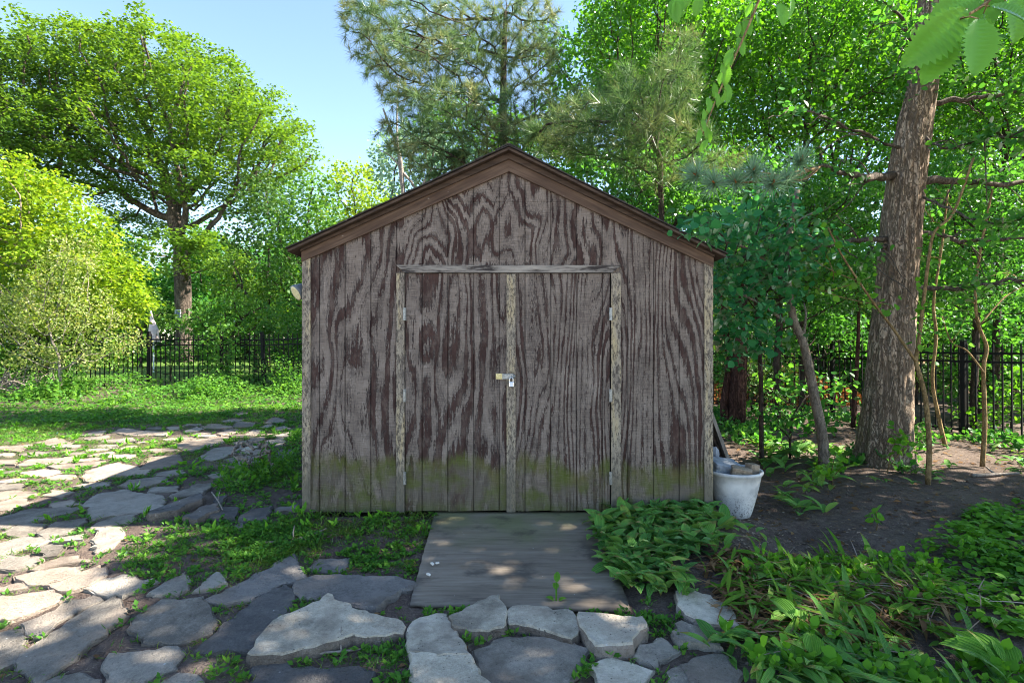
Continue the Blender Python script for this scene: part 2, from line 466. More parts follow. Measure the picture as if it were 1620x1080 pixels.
def build_mats():
    M = {}
    M['side_left'] = siding_mat('siding_wide_grain', 3.1, 8.0, 0.36, 2.5, 0.62, 5.0)
    M['door_left'] = siding_mat('siding_door_left', 11.7, 11.0, 0.30, 2.5, 0.62, 5.0)
    M['door_right'] = siding_mat('siding_door_right', 21.3, 13.0, 0.30, 2.4, 0.55, 22.0)
    M['side_right'] = siding_mat('siding_fine_grain', 33.9, 12.0, 0.30, 2.3, 0.45, 20.0)
    M['gable'] = siding_mat('siding_gable', 47.2, 15.0, 0.32, 2.6, 1.0, 6.0)
    # trim: pale bare wood with mould spots
    k = NT('peeling_trim'); p = k.objc()
    b = k.noise(k.scaled(p, (18, 18, 3)), 1.0, 4, .6)
    c = k.ramp(b, [(.3, (.20, .165, .135)), (.5, (.34, .285, .215)), (.68, (.46, .36, .21))])
    s1 = k.mapr(k.noise(k.scaled(p, (75, 75, 26)), 1.0, 6, .76), .46, .58)
    c = k.mix(k.math('MULTIPLY', s1, .85), c, (.060, .048, .042))
    sep = k.n('SeparateXYZ', {0: p})
    mo = k.mapr(k.math('ADD', sep.outputs[2], k.math('MULTIPLY', b, .25)), .62, .3)
    c = k.mix(k.math('MULTIPLY', mo, .8), c, (.13, .115, .085))
    M['trim'] = k.pbsdf(c, .85, k.bump(k.math('ADD', b, s1), .5, .003), spec=.2)
    k = NT('weathered_head_trim'); p = k.objc()
    b = k.noise(k.scaled(p, (4, 18, 30)), 1.0, 5, .65)
    c = k.ramp(b, [(.40, (.045, .036, .033)), (.48, (.21, .182, .158)), (.7, (.38, .335, .285))])
    M['head_trim'] = k.pbsdf(c, .85, k.bump(b, .6, .004), spec=.2)
    # rake board
    k = NT('brown_rake_board'); p = k.objc()
    sp_ = k.n('SeparateXYZ', {0: p}); ux = k.math('ABSOLUTE', k.math('ADD', sp_.outputs[0], .025)); vz = k.math('ADD', sp_.outputs[2], k.math('MULTIPLY', ux, .478))
    pp = k.n('CombineXYZ', {0: sp_.outputs[0], 1: sp_.outputs[1], 2: vz}).outputs[0]
    b = k.noise(k.scaled(pp, (2.6, 30, 42)), 1.0, 4, .6, .5)
    b2 = k.noise(k.scaled(p, (1.4, 5, 5)), 1.0, 3, .6)
    c = k.ramp(k.math('ADD', k.math('MULTIPLY', b, .6), k.math('MULTIPLY', b2, .4)), [(.3, (.040, .022, .015)), (.5, (.098, .060, .040)), (.7, (.19, .125, .085))])
    nail = k.mapr(k.vor(k.scaled(p, (7, 1, 14)), 1.0), .04, .09, 1, 0)
    c = k.mix(k.math('MULTIPLY', nail, .7), c, (.4, .35, .3))
    M['rake'] = k.pbsdf(c, .75, k.bump(b, .4, .003), spec=.25)
    k = NT('dark_shingle'); p = k.objc()
    c = k.ramp(k.noise(p, 60, 4, .7), [(.3, (.018, .016, .015)), (.7, (.07, .062, .056))])
    M['shingle'] = k.pbsdf(c, .95, k.bump(k.noise(p, 90, 3), .6, .004))
    k = NT('roof_deck_edge'); p = k.objc()
    c = k.ramp(k.noise(k.scaled(p, (3, 40, 40)), 1.0, 3), [(.3, (.035, .022, .016)), (.7, (.095, .062, .043))])
    M['deck'] = k.pbsdf(c, .8)
    k = NT('dark_gap'); M['gap'] = k.pbsdf((.012, .010, .010), .95)
    k = NT('zinc_hinge'); p = k.objc()
    c = k.ramp(k.noise(p, 60, 3), [(.35, (.20, .21, .21)), (.7, (.42, .43, .43))]); M['zinc'] = k.pbsdf(c, .42, metal=.7)
    k = NT('brass_hasp'); p = k.objc()
    c = k.ramp(k.noise(p, 70, 3), [(.35, (.42, .36, .17)), (.7, (.68, .62, .38))]); M['brass'] = k.pbsdf(c, .4, metal=.7)
    k = NT('chrome'); M['chrome'] = k.pbsdf((.7, .72, .75), .25, metal=.9)
    k = NT('label_white'); M['white'] = k.pbsdf((.75, .78, .8), .5)
    # plywood ramp
    k = NT('weathered_ramp_plywood'); p = k.objc()
    g = k.noise(k.scaled(p, (1.6, 22, 1)), 1.0, 6, .68, .8)
    g2 = k.noise(k.scaled(p, (.9, 3.2, 1), (4, 2, 0)), 1.0, 4, .6)
    fine = k.noise(k.scaled(p, (6, 190, 1)), 1.0, 3, .7)
    f = k.math('ADD', k.math('MULTIPLY', g, .40), k.math('ADD', k.math('MULTIPLY', g2, .35), k.math('MULTIPLY', fine, .25)))
    c = k.ramp(f, [(.32, (.062, .049, .038)), (.48, (.165, .138, .108)), (.68, (.28, .243, .195))])
    sep = k.n('SeparateXYZ', {0: p})
    gm = k.math('MULTIPLY', k.mapr(k.math('ADD', sep.outputs[1], k.math('MULTIPLY', k.noise(p, 3, 4), .7)), .95, 1.55), k.mapr(k.noise(k.scaled(p, (2.2, 1.6, 1)), 1.0, 3), .30, .56))
    c = k.mix(k.math('MULTIPLY', gm, .75), c, (.13, .145, .062))
    dk = k.mapr(k.noise(k.scaled(p, (2.2, 3.4, 1), (7, 1, 0)), 1.0, 5, .65), .50, .66)
    c = k.mix(k.math('MULTIPLY', dk, .65), c, (.042, .038, .034))
    sp = k.mapr(k.vor(p, 17), .03, .06, 1, 0)
    c = k.mix(k.math('MULTIPLY', sp, k.mapr(k.noise(p, 7), .52, .58)), c, (.5, .48, .45))
    crk = k.mapr(k.noise(k.scaled(p, (1.1, 40, 1), (3, 9, 0)), 1.0, 3, .6), .70, .75)
    c = k.mix(crk, c, (.03, .027, .025))
    M['ramp'] = k.pbsdf(c, .88, k.bump(f, .5, .004), spec=.2)
    # flagstones
    def stone(name, lo, mid, hi, spots=.5, warm=0.0):
        k = NT(name); p = k.pos(); r = k.objrand()
        off = k.n('VectorMath', {0: p, 1: k.n('CombineXYZ', {0: k.math('MULTIPLY', r, 40), 1: k.math('MULTIPLY', r, 17), 2: 0})}, operation='ADD').outputs[0]
        a = k.noise(off, 5, 6, .65); b = k.noise(off, 38, 4, .7); e = k.noise(off, 160, 2, .6)
        f = k.math('ADD', k.math('MULTIPLY', a, .5), k.math('ADD', k.math('MULTIPLY', b, .3), k.math('MULTIPLY', e, .2)))
        f = k.math('ADD', f, k.math('MULTIPLY', k.math('SUBTRACT', r, .5), .20))
        c = k.ramp(f, [(.36, lo), (.5, mid), (.63, hi)])
        c = k.mix(k.math('MULTIPLY', k.mapr(k.noise(off, 3.1, 3), .45, .7), .45 + warm), c, (.27, .215, .17))
        c = k.mix(k.math('MULTIPLY', k.mapr(k.noise(off, 1.7, 4, .7), .50, .66), .55), c, (.10, .085, .07))
        pit = k.mapr(k.vor(off, 46), .10, .2, 1, 0)
        pit = k.math('MULTIPLY', pit, k.mapr(k.noise(off, 9), .48, .6))
        c = k.mix(k.math('MULTIPLY', pit, spots), c, (.05, .047, .045))
        lic = k.mapr(k.vor(off, 15), .05, .09, 1, 0)
        c = k.mix(k.math('MULTIPLY', lic, k.mapr(k.noise(off, 5), .55, .62)), c, (.55, .54, .5))
        h = k.math('ADD', k.math('MULTIPLY', a, 1.2), k.math('ADD', k.math('MULTIPLY', b, .6), k.math('MULTIPLY', pit, -.5)))
        h = k.math('ADD', h, k.math('MULTIPLY', e, .25))
        h = k.math('ADD', h, k.math('MULTIPLY', k.noise(off, 75, 4, .75), .5))
        return k.pbsdf(c, .92, k.bump(h, 1.0, .02), spec=.15)
    M['stone_side'] = stone('flagstone_broken_side', (.075, .062, .052), (.17, .145, .122), (.33, .29, .25), .6, .3)
    M['stone_dark'] = stone('flagstone_dark', (0.080, 0.077, 0.076), (0.133, 0.127, 0.122), (0.217, 0.205, 0.191))
    M['stone_grey'] = stone('flagstone_grey', (0.127, 0.115, 0.099), (0.228, 0.207, 0.176), (0.350, 0.315, 0.266))
    M['stone_pale'] = stone('flagstone_pale', (0.286, 0.258, 0.205), (0.477, 0.432, 0.347), (0.636, 0.578, 0.477), .8)
    M['stone_warm'] = stone('flagstone_warm', (0.159, 0.130, 0.106), (0.276, 0.228, 0.184), (0.392, 0.330, 0.266), .5, .15)  # the grey stone made warmer and lighter, mostly for flagstones in sun
    # soil, litter and lawn in one ground sheet
    k = NT('ground_soil'); p = k.pos(); sep = k.n('SeparateXYZ', {0: p})
    a = k.noise(p, 1.3, 5, .6); b = k.noise(p, 17, 5, .7); e = k.noise(p, 75, 3, .7)
    f = k.math('ADD', k.math('MULTIPLY', a, .35), k.math('ADD', k.math('MULTIPLY', b, .35), k.math('MULTIPLY', e, .3)))
    c = k.ramp(f, [(.35, (.040, .030, .026)), (.5, (.118, .090, .076)), (.66, (.235, .185, .15))])
    chip = k.mapr(k.vor(p, 42), .10, .2, 1, 0); chip = k.math('MULTIPLY', chip, k.mapr(k.noise(p, 4), .47, .6))
    c = k.mix(k.math('MULTIPLY', chip, .8), c, (.28, .235, .18))
    straw = k.mapr(k.noise(k.scaled(p, (11, 120, 1)), 1.0, 2), .66, .70)
    straw2 = k.mapr(k.noise(k.scaled(p, (110, 14, 1), (3, 1, 0)), 1.0, 2), .67, .71)
    c = k.mix(k.math('MULTIPLY', k.math('MAXIMUM', straw, straw2), .6), c, (.27, .215, .14))
    gl = k.math('MULTIPLY', k.mapr(k.noise(p, .9, 4, .6), .40, .56), k.mapr(sep.outputs[0], .5, -1.2))
    gl = k.math('MULTIPLY', gl, k.mapr(sep.outputs[1], 4, 9))
    c = k.mix(k.math('MULTIPLY', gl, .6), c, (.05, .075, .022))
    far_ = k.mapr(k.math('ADD', sep.outputs[1], k.math('MULTIPLY', a, 2)), 16.5, 18.5)
    lawn = k.ramp(k.noise(p, 6, 5, .7), [(.3, (.045, .095, .018)), (.7, (.11, .19, .035))])
    lawn = k.mix(k.mapr(sep.outputs[0], -1.5, 2.5), lawn, k.ramp(b, [(.3, (.07, .045, .025)), (.7, (.22, .13, .06))]))
    c = k.mix(far_, c, lawn)
    c = k.mix(k.mapr(sep.outputs[1], 1.0, .2), c, (.33, .30, .265))  # unseen ground behind the camera, made pale to bounce light onto the shed
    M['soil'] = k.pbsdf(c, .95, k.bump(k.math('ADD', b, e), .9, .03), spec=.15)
    # bark
    def bark(name, c0, c1, c2, sxy, sz, st=1.0):
        k = NT(name); p = k.objc()
        r1 = k.noise(k.scaled(p, (sxy * .55, sxy * .55, sz * .32)), 1.0, 4, .62, .5)
        r2 = k.noise(k.scaled(p, (sxy * 1.2, sxy * 1.2, sz * 2.4), (5, 3, 1)), 1.0, 3, .6, .4)
        v = k.math('MINIMUM', k.math('ABSOLUTE', k.math('SUBTRACT', r1, .5)), k.math('ADD', k.math('ABSOLUTE', k.math('SUBTRACT', r2, .5)), .008))
        n = k.noise(k.scaled(p, (30, 30, 12)), 1.0, 6, .72); n2 = k.noise(p, 3.1, 4, .6)
        cr = k.mapr(k.math('ADD', v, k.math('MULTIPLY', k.math('SUBTRACT', k.noise(p, 40, 4, .7), .5), .05)), 0.0, .06)
        c = k.ramp(k.math('ADD', k.math('MULTIPLY', n, .65), k.math('MULTIPLY', n2, .35)), [(.32, c0), (.5, c1), (.7, c2)])
        c = k.mix(k.math('MULTIPLY', k.math('SUBTRACT', 1.0, cr), .62), c, tuple(q * .35 for q in c0))
        return k.pbsdf(c, .92, k.bump(k.math('ADD', k.math('MULTIPLY', cr, .9), k.math('MULTIPLY', n, .7)), st, .03), spec=.15)
    M['bark_big'] = bark('bark_conifer', (.14, .098, .068), (.35, .262, .188), (.55, .45, .35), 22, 4.2, 1.0)
    M['bark_oak'] = bark('bark_oak', (.05, .04, .034), (.125, .10, .083), (.23, .19, .16), 5, 1.6)
    M['bark_red'] = bark('bark_redbrown', (.045, .022, .018), (.115, .055, .042), (.20, .11, .085), 18, 3)
    M['bark_grey'] = bark('bark_grey_smooth', (.12, .10, .082), (.23, .19, .15), (.34, .29, .235), 30, 20, .5)
    M['bark_dark'] = bark('bark_twig_dark', (.032, .025, .021), (.075, .056, .045), (.14, .11, .088), 20, 6, .6)
    M['bark_yellow'] = bark('bark_sapling_tan', (.16, .10, .045), (.30, .205, .095), (.42, .31, .16), 26, 16, .5)
    M['bark_mid'] = bark('bark_dead_branch', (.055, .044, .036), (.125, .102, .084), (.24, .205, .175), 24, 8, .6)
    M['bark_pale'] = bark('bark_bleached', (.22, .19, .16), (.36, .31, .27), (.5, .45, .4), 20, 6, .6)
    # foliage
    M['lf_oak'] = leaf_mat('leaf_oak', [(0.041, 0.102, 0.019), (0.084, 0.177, 0.022), (0.156, 0.255, 0.025)], tfac=.48)
    M['lf_oak2'] = leaf_mat('leaf_oak_blueish', [(0.033, 0.091, 0.022), (0.075, 0.162, 0.027), (0.130, 0.228, 0.030)], tfac=.48)
    M['lf_yellow'] = leaf_mat('leaf_yellow_green', [(0.092, 0.189, 0.013), (0.170, 0.285, 0.016), (0.276, 0.350, 0.027)], tfac=.42)
    M['lf_pale'] = leaf_mat('leaf_pale_small', [(.10, .17, .04), (.19, .26, .065), (.31, .30, .13)], tfac=.38)
    M['lf_mid'] = leaf_mat('leaf_mid_green', [(0.030, 0.100, 0.019), (0.061, 0.162, 0.026), (0.109, 0.228, 0.032)], tfac=.4)
    M['lf_dark'] = leaf_mat('leaf_dark_green', [(0.026, 0.067, 0.019), (0.045, 0.106, 0.026), (0.072, 0.144, 0.032)], tfac=.3)
    M['lf_wood'] = leaf_mat('leaf_backlit', [(0.035, 0.136, 0.014), (0.064, 0.197, 0.020), (0.117, 0.278, 0.023)], trans=(1.75, 1.7, .45), tfac=.5)
    M['lf_wood2'] = leaf_mat('leaf_understory', [(0.033, 0.141, 0.031), (0.058, 0.199, 0.038), (0.099, 0.271, 0.041)], trans=(1.7, 1.6, .6), tfac=.5)
    M['lf_teal'] = leaf_mat('leaf_cool_green', [(0.022, 0.138, 0.048), (0.043, 0.206, 0.069), (0.077, 0.269, 0.083)], trans=(1.2, 1.5, .6), tfac=.32, gloss=.055)
    M['lf_lily'] = leaf_mat('leaf_lily', [(0.044, 0.155, 0.037), (0.086, 0.254, 0.053), (0.147, 0.346, 0.065), (0.295, 0.417, 0.076)], trans=(1.4, 1.5, .5), tfac=.3, gloss=.045, veins=('long', 44, 0, .16), spots=(.16, .15, .04), tips=True)
    M['lf_fresh'] = leaf_mat('leaf_fresh_strap', [(.06, .18, .02), (.11, .26, .026), (.17, .30, .04)], trans=(1.5, 1.5, .5), tfac=.38, gloss=.03, veins=('long', 40, 0, .12), tips=True)
    M['lf_big'] = leaf_mat('leaf_serrated', [(.06, .19, .03), (.10, .26, .03)], trans=(1.5, 1.5, .4), tfac=.40, gloss=.08, rough=.36, veins=('pin', 13, 5.0, .75))
    M['lf_ribbed'] = leaf_mat('leaf_ribbed', [(0.061, 0.187, 0.022), (0.110, 0.275, 0.033), (0.165, 0.341, 0.044)], trans=(1.4, 1.5, .5), tfac=.35, gloss=.05, veins=('long', 70, 0, .32))
    M['lf_bright'] = leaf_mat('leaf_fresh_green', [(0.056, 0.180, 0.017), (0.105, 0.278, 0.022), (0.167, 0.375, 0.028)], trans=(1.5, 1.5, .5), tfac=.4)
    M['lf_weed'] = leaf_mat('leaf_weed', [(0.040, 0.132, 0.022), (0.077, 0.217, 0.028), (0.154, 0.310, 0.037)], trans=(1.5, 1.5, .5), tfac=.48)
    M['lf_grass'] = leaf_mat('leaf_grass', [(0.052, 0.130, 0.018), (0.111, 0.221, 0.026), (0.247, 0.273, 0.078)], trans=(1.5, 1.4, .5), tfac=.48)
    M['lf_pine'] = leaf_mat('needle_pine', [(.065, .135, .055), (.125, .205, .09), (.26, .24, .12)], trans=(1.2, 1.2, .8), tfac=.38, gloss=.01, patch=.6)
    M['lf_pine3'] = leaf_mat('needle_pine_brownish', [(.05, .115, .04), (.09, .165, .06), (.17, .18, .08)], trans=(1.2, 1.2, .8), tfac=.38, gloss=.01, patch=.6)
    M['lf_pine2'] = leaf_mat('needle_pine_cool', [(.14, .28, .15), (.23, .38, .23), (.36, .47, .34)], trans=(1.1, 1.1, .9), tfac=.35, gloss=.015)
    M['lf_dead'] = leaf_mat('leaf_dead', [(.085, .045, .022), (.18, .105, .05), (.32, .215, .115)], trans=(1.2, 1.0, .6), tfac=.25, gloss=.02)
    M['lf_mulch'] = leaf_mat('mulch_chips', [(.12, .085, .065), (.25, .19, .145), (.42, .35, .28)], trans=(1, 1, 1), tfac=.1, gloss=.01)
    M['lf_orange'] = leaf_mat('leaf_litter_orange', [(.25, .10, .03), (.40, .18, .06), (.52, .27, .11)], trans=(1.2, 1.0, .6), tfac=.2, gloss=.02)
    k = NT('bud_orange'); M['bud'] = k.pbsdf((.35, .13, .035), .7)
    k = NT('black_iron'); p = k.objc()
    M['iron'] = k.pbsdf(k.ramp(k.noise(p, 30, 3), [(.3, (.005, .005, .005)), (.7, (.012, .012, .012))]), .6, spec=.15)
    k = NT('pot_glazed'); p = k.objc(); sep = k.n('SeparateXYZ', {0: p})
    g = k.noise(p, 7, 5, .6)
    c = k.ramp(g, [(.3, (.33, .34, .35)), (.55, (.56, .56, .55)), (.75, (.68, .67, .65))])
    sp = k.mapr(k.noise(p, 70, 4, .7), .53, .6)
    sp = k.math('MULTIPLY', sp, k.mapr(k.math('ADD', sep.outputs[2], k.math('MULTIPLY', g, .22)), .42, .08))
    c = k.mix(k.math('MULTIPLY', sp, .85), c, (.05, .045, .042))
    M['pot'] = k.pbsdf(c, .6, k.bump(k.noise(p, 40, 3), .25, .004))
    k = NT('brick_fragment'); p = k.objc()
    M['brick'] = k.pbsdf(k.ramp(k.noise(p, 30, 5, .7), [(.3, (.14, .105, .075)), (.7, (.36, .29, .21))]), .9, k.bump(k.noise(p, 60, 4), .6, .006))
    k = NT('grey_board'); p = k.objc()
    g = k.noise(k.scaled(p, (30, 30, 3)), 1.0, 4)
    M['board'] = k.pbsdf(k.ramp(g, [(.3, (.09, .08, .072)), (.7, (.27, .245, .21))]), .85, k.bump(g, .4, .003))
    k = NT('slate_blue'); p = k.objc()
    M['slate'] = k.pbsdf(k.ramp(k.noise(p, 14, 5, .65), [(.3, (.13, .15, .18)), (.7, (.30, .335, .38))]), .8, k.bump(k.noise(p, 40, 4), .5, .006))
    k = NT('lamp_shell'); M['lamp'] = k.pbsdf((.13, .15, .165), .45)
    k = NT('lamp_glass'); p = k.objc(); M['lens'] = k.pbsdf(k.ramp(k.noise(p, 60, 3), [(.3, (.50, .44, .25)), (.7, (.72, .66, .42))]), .35)
    k = NT('canvas_pinkish'); M['canvas'] = k.pbsdf((.62, .50, .50), .8)
    k = NT('board_white'); M['whiteboard'] = k.pbsdf((.66, .68, .72), .5)
    k = NT('twig_grey'); p = k.objc()
    M['twig'] = k.pbsdf(k.ramp(k.noise(p, 40, 4), [(.3, (.11, .09, .075)), (.7, (.29, .25, .21))]), .9)
    k = NT('fence_wood'); p = k.objc()
    M['tanwood'] = k.pbsdf(k.ramp(k.noise(k.scaled(p, (20, 20, 3)), 1.0, 4), [(.3, (.16, .09, .045)), (.7, (.34, .21, .11))]), .9)
    k = NT('pale_chip'); M['chip'] = k.pbsdf((.6, .58, .52), .9)
    return M
M = build_mats()
# ------------------------------------------------------------------ the shed
SY = 4.5
XL, XR, XA = -1.655, 1.585, -0.025          # wall corners and ridge
ZA = 2.865; KL, KR = 0.462, 0.4955          # roof top at the ridge, slopes left and right
def roof_z(x): return ZA - (KL * (XA - x) if x < XA else KR * (x - XA))

shed = empty('garden_shed', (0, SY, 0), 'weathered brown and grey plywood garden shed with double doors and gable roof', 'shed')

def siding(name, x0, x1, zb, ztop, mat, y=SY, part=None, rag=0.0, seed=0):
    """boards of one plywood panel between x0 and x1 with 6 mm grooves every 203 mm; ztop is a function of x"""
    rng = random.Random(seed)
    g = [x0] + [q for q in np.arange(-1.726, 2.0, 0.2032) if x0 + .02 < q < x1 - .02] + [x1]
    prof = []
    for i in range(len(g) - 1):
        a, b = g[i] + (.0048 if i else 0), g[i + 1] - (.0048 if i < len(g) - 2 else 0)
        prof += [(a, 0), (b, 0)]
        if i < len(g) - 2: prof += [(b, .0095), (g[i + 1] + .0048, .0095)]
    P = []
    for i, (x, d) in enumerate(prof):
        if P and P[-1][0] < XA < x: P.append((XA, d))
        P.append((x, d))
    V = []; F = []
    nz = 3
    for x, d in P:
        t = ztop(x); b = zb + (rng.uniform(0, rag) if rag else 0)
        V += [(x, y + d, b), (x, y + d, b + (t - b) * .5), (x, y + d, t), (x, y + .014, t), (x, y + .014, b)]
    n = 5
    for i in range(len(P) - 1):
        a = i * n; c = a + n
        for j in range(4): F.append((a + j, c + j, c + j + 1, a + j + 1))
        F.append((a + 4, c + 4, c, a))
    F.append(tuple(range(n))); F.append(tuple(range((len(P) - 1) * n + n - 1, (len(P) - 1) * n - 1, -1)))
    m = MB(); m.add(V, F)
    return m.obj(name, mat, shed, part)

under = lambda x: roof_z(x) - 0.05
DL0, DL1, DR1, ZD = -0.842, -0.038, 0.772, 1.885
# front wall: framing that closes the gaps, then the panels
m = MB(); m.prism([(XL + .01, .01), (XR - .01, .01), (XR - .01, under(XR) - .01), (XA, under(XA) - .01), (XL + .01, under(XL) - .01)], SY + .022, SY + .06)
m.obj('wall_backing', M['gap'], shed)
siding('left_wall_panel', XL + .02, DL0 - .012, 0.0, under, M['side_left'], seed=1, rag=.006)
siding('right_wall_panel', DR1 + .014, XR - .02, 0.0, under, M['side_right'], seed=2, rag=.006)
zj = 2.455
siding('gable_panel', DL0 - .011, DR1 + .013, ZD + .02, lambda x: min(zj, under(x)), M['gable'], seed=3)
siding('gable_peak_panel', XA - (ZA - .055 - zj) / KL, XA + (ZA - .055 - zj) / KR, zj + .002, lambda x: max(zj + .0025, under(x)), M['gable'], y=SY - .0025, seed=4)
# side and back walls
for nm, x0, x1 in (('side_wall', XL + .012, XL + .03), ('side_wall', XR - .03, XR - .012)):
    m = MB(); zt = under((x0 + x1) / 2) - .02
    ys = np.arange(SY + .062, SY + 3.0, .2032)
    for i in range(len(ys)):
        m.box(x0, x1, ys[i], min(ys[i] + .199, SY + 3.0), 0.0, zt)
    m.obj(nm, M['side_right'], shed)
m = MB(); m.prism([(XL + .012, 0), (XR - .012, 0), (XR - .012, under(XR) - .02), (XA, under(XA) - .02), (XL + .012, under(XL) - .02)], SY + 3.002, SY + 3.02)
m.obj('back_wall', M['side_left'], shed)
# corner boards
for x0, x1 in ((XL, XL + .066), (XR - .068, XR)):
    m = MB(); m.box(x0, x1, SY - .019, SY - .001, .0, min(under(x0), under(x1)) - .055, .002); m.obj('corner_board', M['trim'], shed)
    m = MB(); s = x0 if x0 < 0 else x1 - .011
    m.box(s, s + .011, SY + .0, SY + .06, .0, under(s + .005) - .06); m.obj('corner_board', M['trim'], shed)
# rake boards
for sgn, k, xe in ((-1, KL, XL - .002), (1, KR, XR + .002)):
    m = MB()
    zt = lambda x: roof_z(x) - .038
    th = lambda x: .097
    pts = [(xe, zt(xe) - th(xe)), (XA, zt(XA) - .14), (XA, zt(XA)), (xe, zt(xe))]
    if sgn > 0: pts = [(XA + .0015, zt(XA) - .14), (xe, zt(xe) - th(xe)), (xe, zt(xe)), (XA + .0015, zt(XA))]
    m.prism(pts, SY - .026, SY - .004)
    m.obj('rake_board', M['rake'], shed)
    # small moulding under the roof deck
    m = MB(); off = .0435
    pts2 = [(xe, zt(xe) - .018), (XA, zt(XA) - .046), (XA, zt(XA) + .001), (xe, zt(xe) + .001)]
    if sgn > 0: pts2 = [(XA + .0015, zt(XA) - .046), (xe, zt(xe) - .018), (xe, zt(xe) + .001), (XA + .0015, zt(XA) + .001)]
    m.prism(pts2, SY - .046, SY - .0265)
    m.obj('rake_trim', M['deck'], shed)  # moulding in a brown darkened for the shade under the roof edge
    # roof deck with shingles
    xo = -1.735 if sgn < 0 else 1.652
    a, b = (xo, XA) if sgn < 0 else (XA, xo)
    m = MB(); m.prism([(a, roof_z(a) - .034), (b, roof_z(b) - .034), (b, roof_z(b) - .013), (a, roof_z(a) - .013)], SY - .105, SY + 3.1)
    rd = m.obj('roof', M['deck'], shed)
    m = MB(); rng = random.Random(5 + sgn)
    L = abs(xo - XA) / 1.0; nrow = 13
    for i in range(nrow):
        # rows from eave to ridge, each overlapping the one below; individual tabs
        t0 = i / nrow; t1 = min(1.0, (i + 1.5) / nrow)
        x0 = xo + (XA - xo) * t0 - sgn * -.012 * (i == 0); x1 = xo + (XA - xo) * t1
        y = SY - .118 + rng.uniform(-.006, .004)
        while y < SY + 3.11:
            w = rng.uniform(.22, .34); ye = min(y + w, SY + 3.115)
            lift = .004 + rng.uniform(0, .003)
            z0 = roof_z(x0) - .0125 + lift + .004; z1 = roof_z(x1) - .0125 + lift - .001
            lo = [(x0, y, z0), (x0, ye - .006, z0), (x1, ye - .006, z1), (x1, y, z1)]
            hi = [(p[0], p[1], p[2] + .008) for p in lo]
            m.add(lo + hi, [(3, 2, 1, 0), (4, 5, 6, 7), (0, 1, 5, 4), (1, 2, 6, 5), (2, 3, 7, 6), (3, 0, 4, 7)])
            y = ye
    m.obj('shingles', M['shingle'], shed, rd)
m = MB(); m.prism([(XA - .10, roof_z(XA - .10) + .006), (XA, ZA + .004), (XA + .10, roof_z(XA + .10) + .006), (XA + .10, roof_z(XA + .10) + .014), (XA, ZA + .014), (XA - .10, roof_z(XA - .10) + .014)], SY - .12, SY + 3.12)
m.obj('ridge_cap', M['shingle'], shed)
# door frame
m = MB(); m.box(-.912, -.848, SY - .020, SY - .001, .004, ZD + .004, .002); m.obj('door_jamb', M['trim'], shed)
m = MB(); m.box(.782, .858, SY - .020, SY - .001, .004, ZD + .004, .002); m.obj('door_jamb', M['trim'], shed)
m = MB(); m.prism([(-.914, ZD + .066), (-.848, ZD + .0065), (.79, ZD + .0065), (.862, ZD + .064)], SY - .024, SY - .001); m.obj('door_head', M['head_trim'], shed)
# doors
zt = lambda x: ZD
dl = siding('door', DL0, DL1, .008, zt, M['door_left'], y=SY - .006, seed=7, rag=.012); dl['label'] = 'left shed door with wide peeling grain'
dr = siding('door', DL1 + .004, DR1, .008, zt, M['door_right'], y=SY - .006, seed=8, rag=.010); dr['label'] = 'right shed door with fine wavy grain'
m = MB(); m.box(-.043, .028, SY - .027, SY - .0065, -.004, ZD - .006, .002); m.obj('astragal', M['trim'], shed, dr)
# hinges
def hinge(x, z, part):
    m = MB(); m.box(x - .012, x + .012, SY - .024, SY - .021, z - .05, z + .05)
    for k in range(5): m.tube([(x, SY - .029, z - .05 + k * .02 + .001), (x, SY - .029, z - .05 + k * .02 + .019)], .0075, 10)
    m.obj('hinge', M['zinc'], shed, part)
for z in (1.565, .925, .275): hinge(-.845, z, dl)
for z in (1.565, .925, .275): hinge(.777, z, dr)
# hasp
m = MB(); m.box(-.128, -.072, SY - .014, SY - .0065, 1.052, 1.098, .002)
for px_, pz in ((-.118, 1.06), (-.118, 1.09), (-.082, 1.06), (-.082, 1.09)):
    m.tube([(px_, SY - .0135, pz), (px_, SY - .017, pz)], .004, 8)
hp = m.obj('hasp', M['brass'], shed, dl)
m = MB(); m.box(-.071, .012, SY - .036, SY - .031, 1.055, 1.095, .002)
m.tube([(-.071, SY - .026, 1.053), (-.071, SY - .026, 1.097)], .006, 10)
m.tube([(.012, SY - .0335, 1.075), (.026, SY - .0335, 1.075)], [.02, .012], 12)
m.obj('hasp_strap', M['zinc'], shed, dl)
m = MB(); th = np.linspace(0, np.pi, 9)
m.tube([(-.004, SY - .027, 1.068)] + [(-.004 + 0 * t, SY - .036 - .013 * math.sin(t), 1.068 + .013 * math.cos(t)) for t in th] + [(-.004, SY - .027, 1.042)], .0032, 8)
m.obj('staple', M['zinc'], shed, dr)
pl = empty('padlock', (-.005, SY - .05, 1.0), 'small silver padlock hanging from the hasp of the shed doors', 'padlock')
m = MB(); m.box(-.024, .014, SY - .062, SY - .042, .995, 1.035, .004); m.obj('lock_body', M['chrome'], pl)
m = MB(); m.box(-.017, .007, SY - .0635, SY - .0622, .999, 1.031); m.obj('face_plate', M['white'], pl)
m = MB()
m.tube([(-.018, SY - .052, 1.034)] + [(-.005 - .013 * math.cos(t), SY - .052, 1.055 + .014 * math.sin(t)) for t in np.linspace(0, np.pi, 9)] + [(.008, SY - .052, 1.034)], .0032, 8)
m.obj('shackle', M['chrome'], pl)
# cast shadow gap under the doors is real: the wall stands on skids
m = MB()
for x in (-1.4, 0, 1.35): m.box(x - .05, x + .05, SY + .1, SY + 2.95, -.06, -.001)
m.obj('skid', M['gap'], shed)

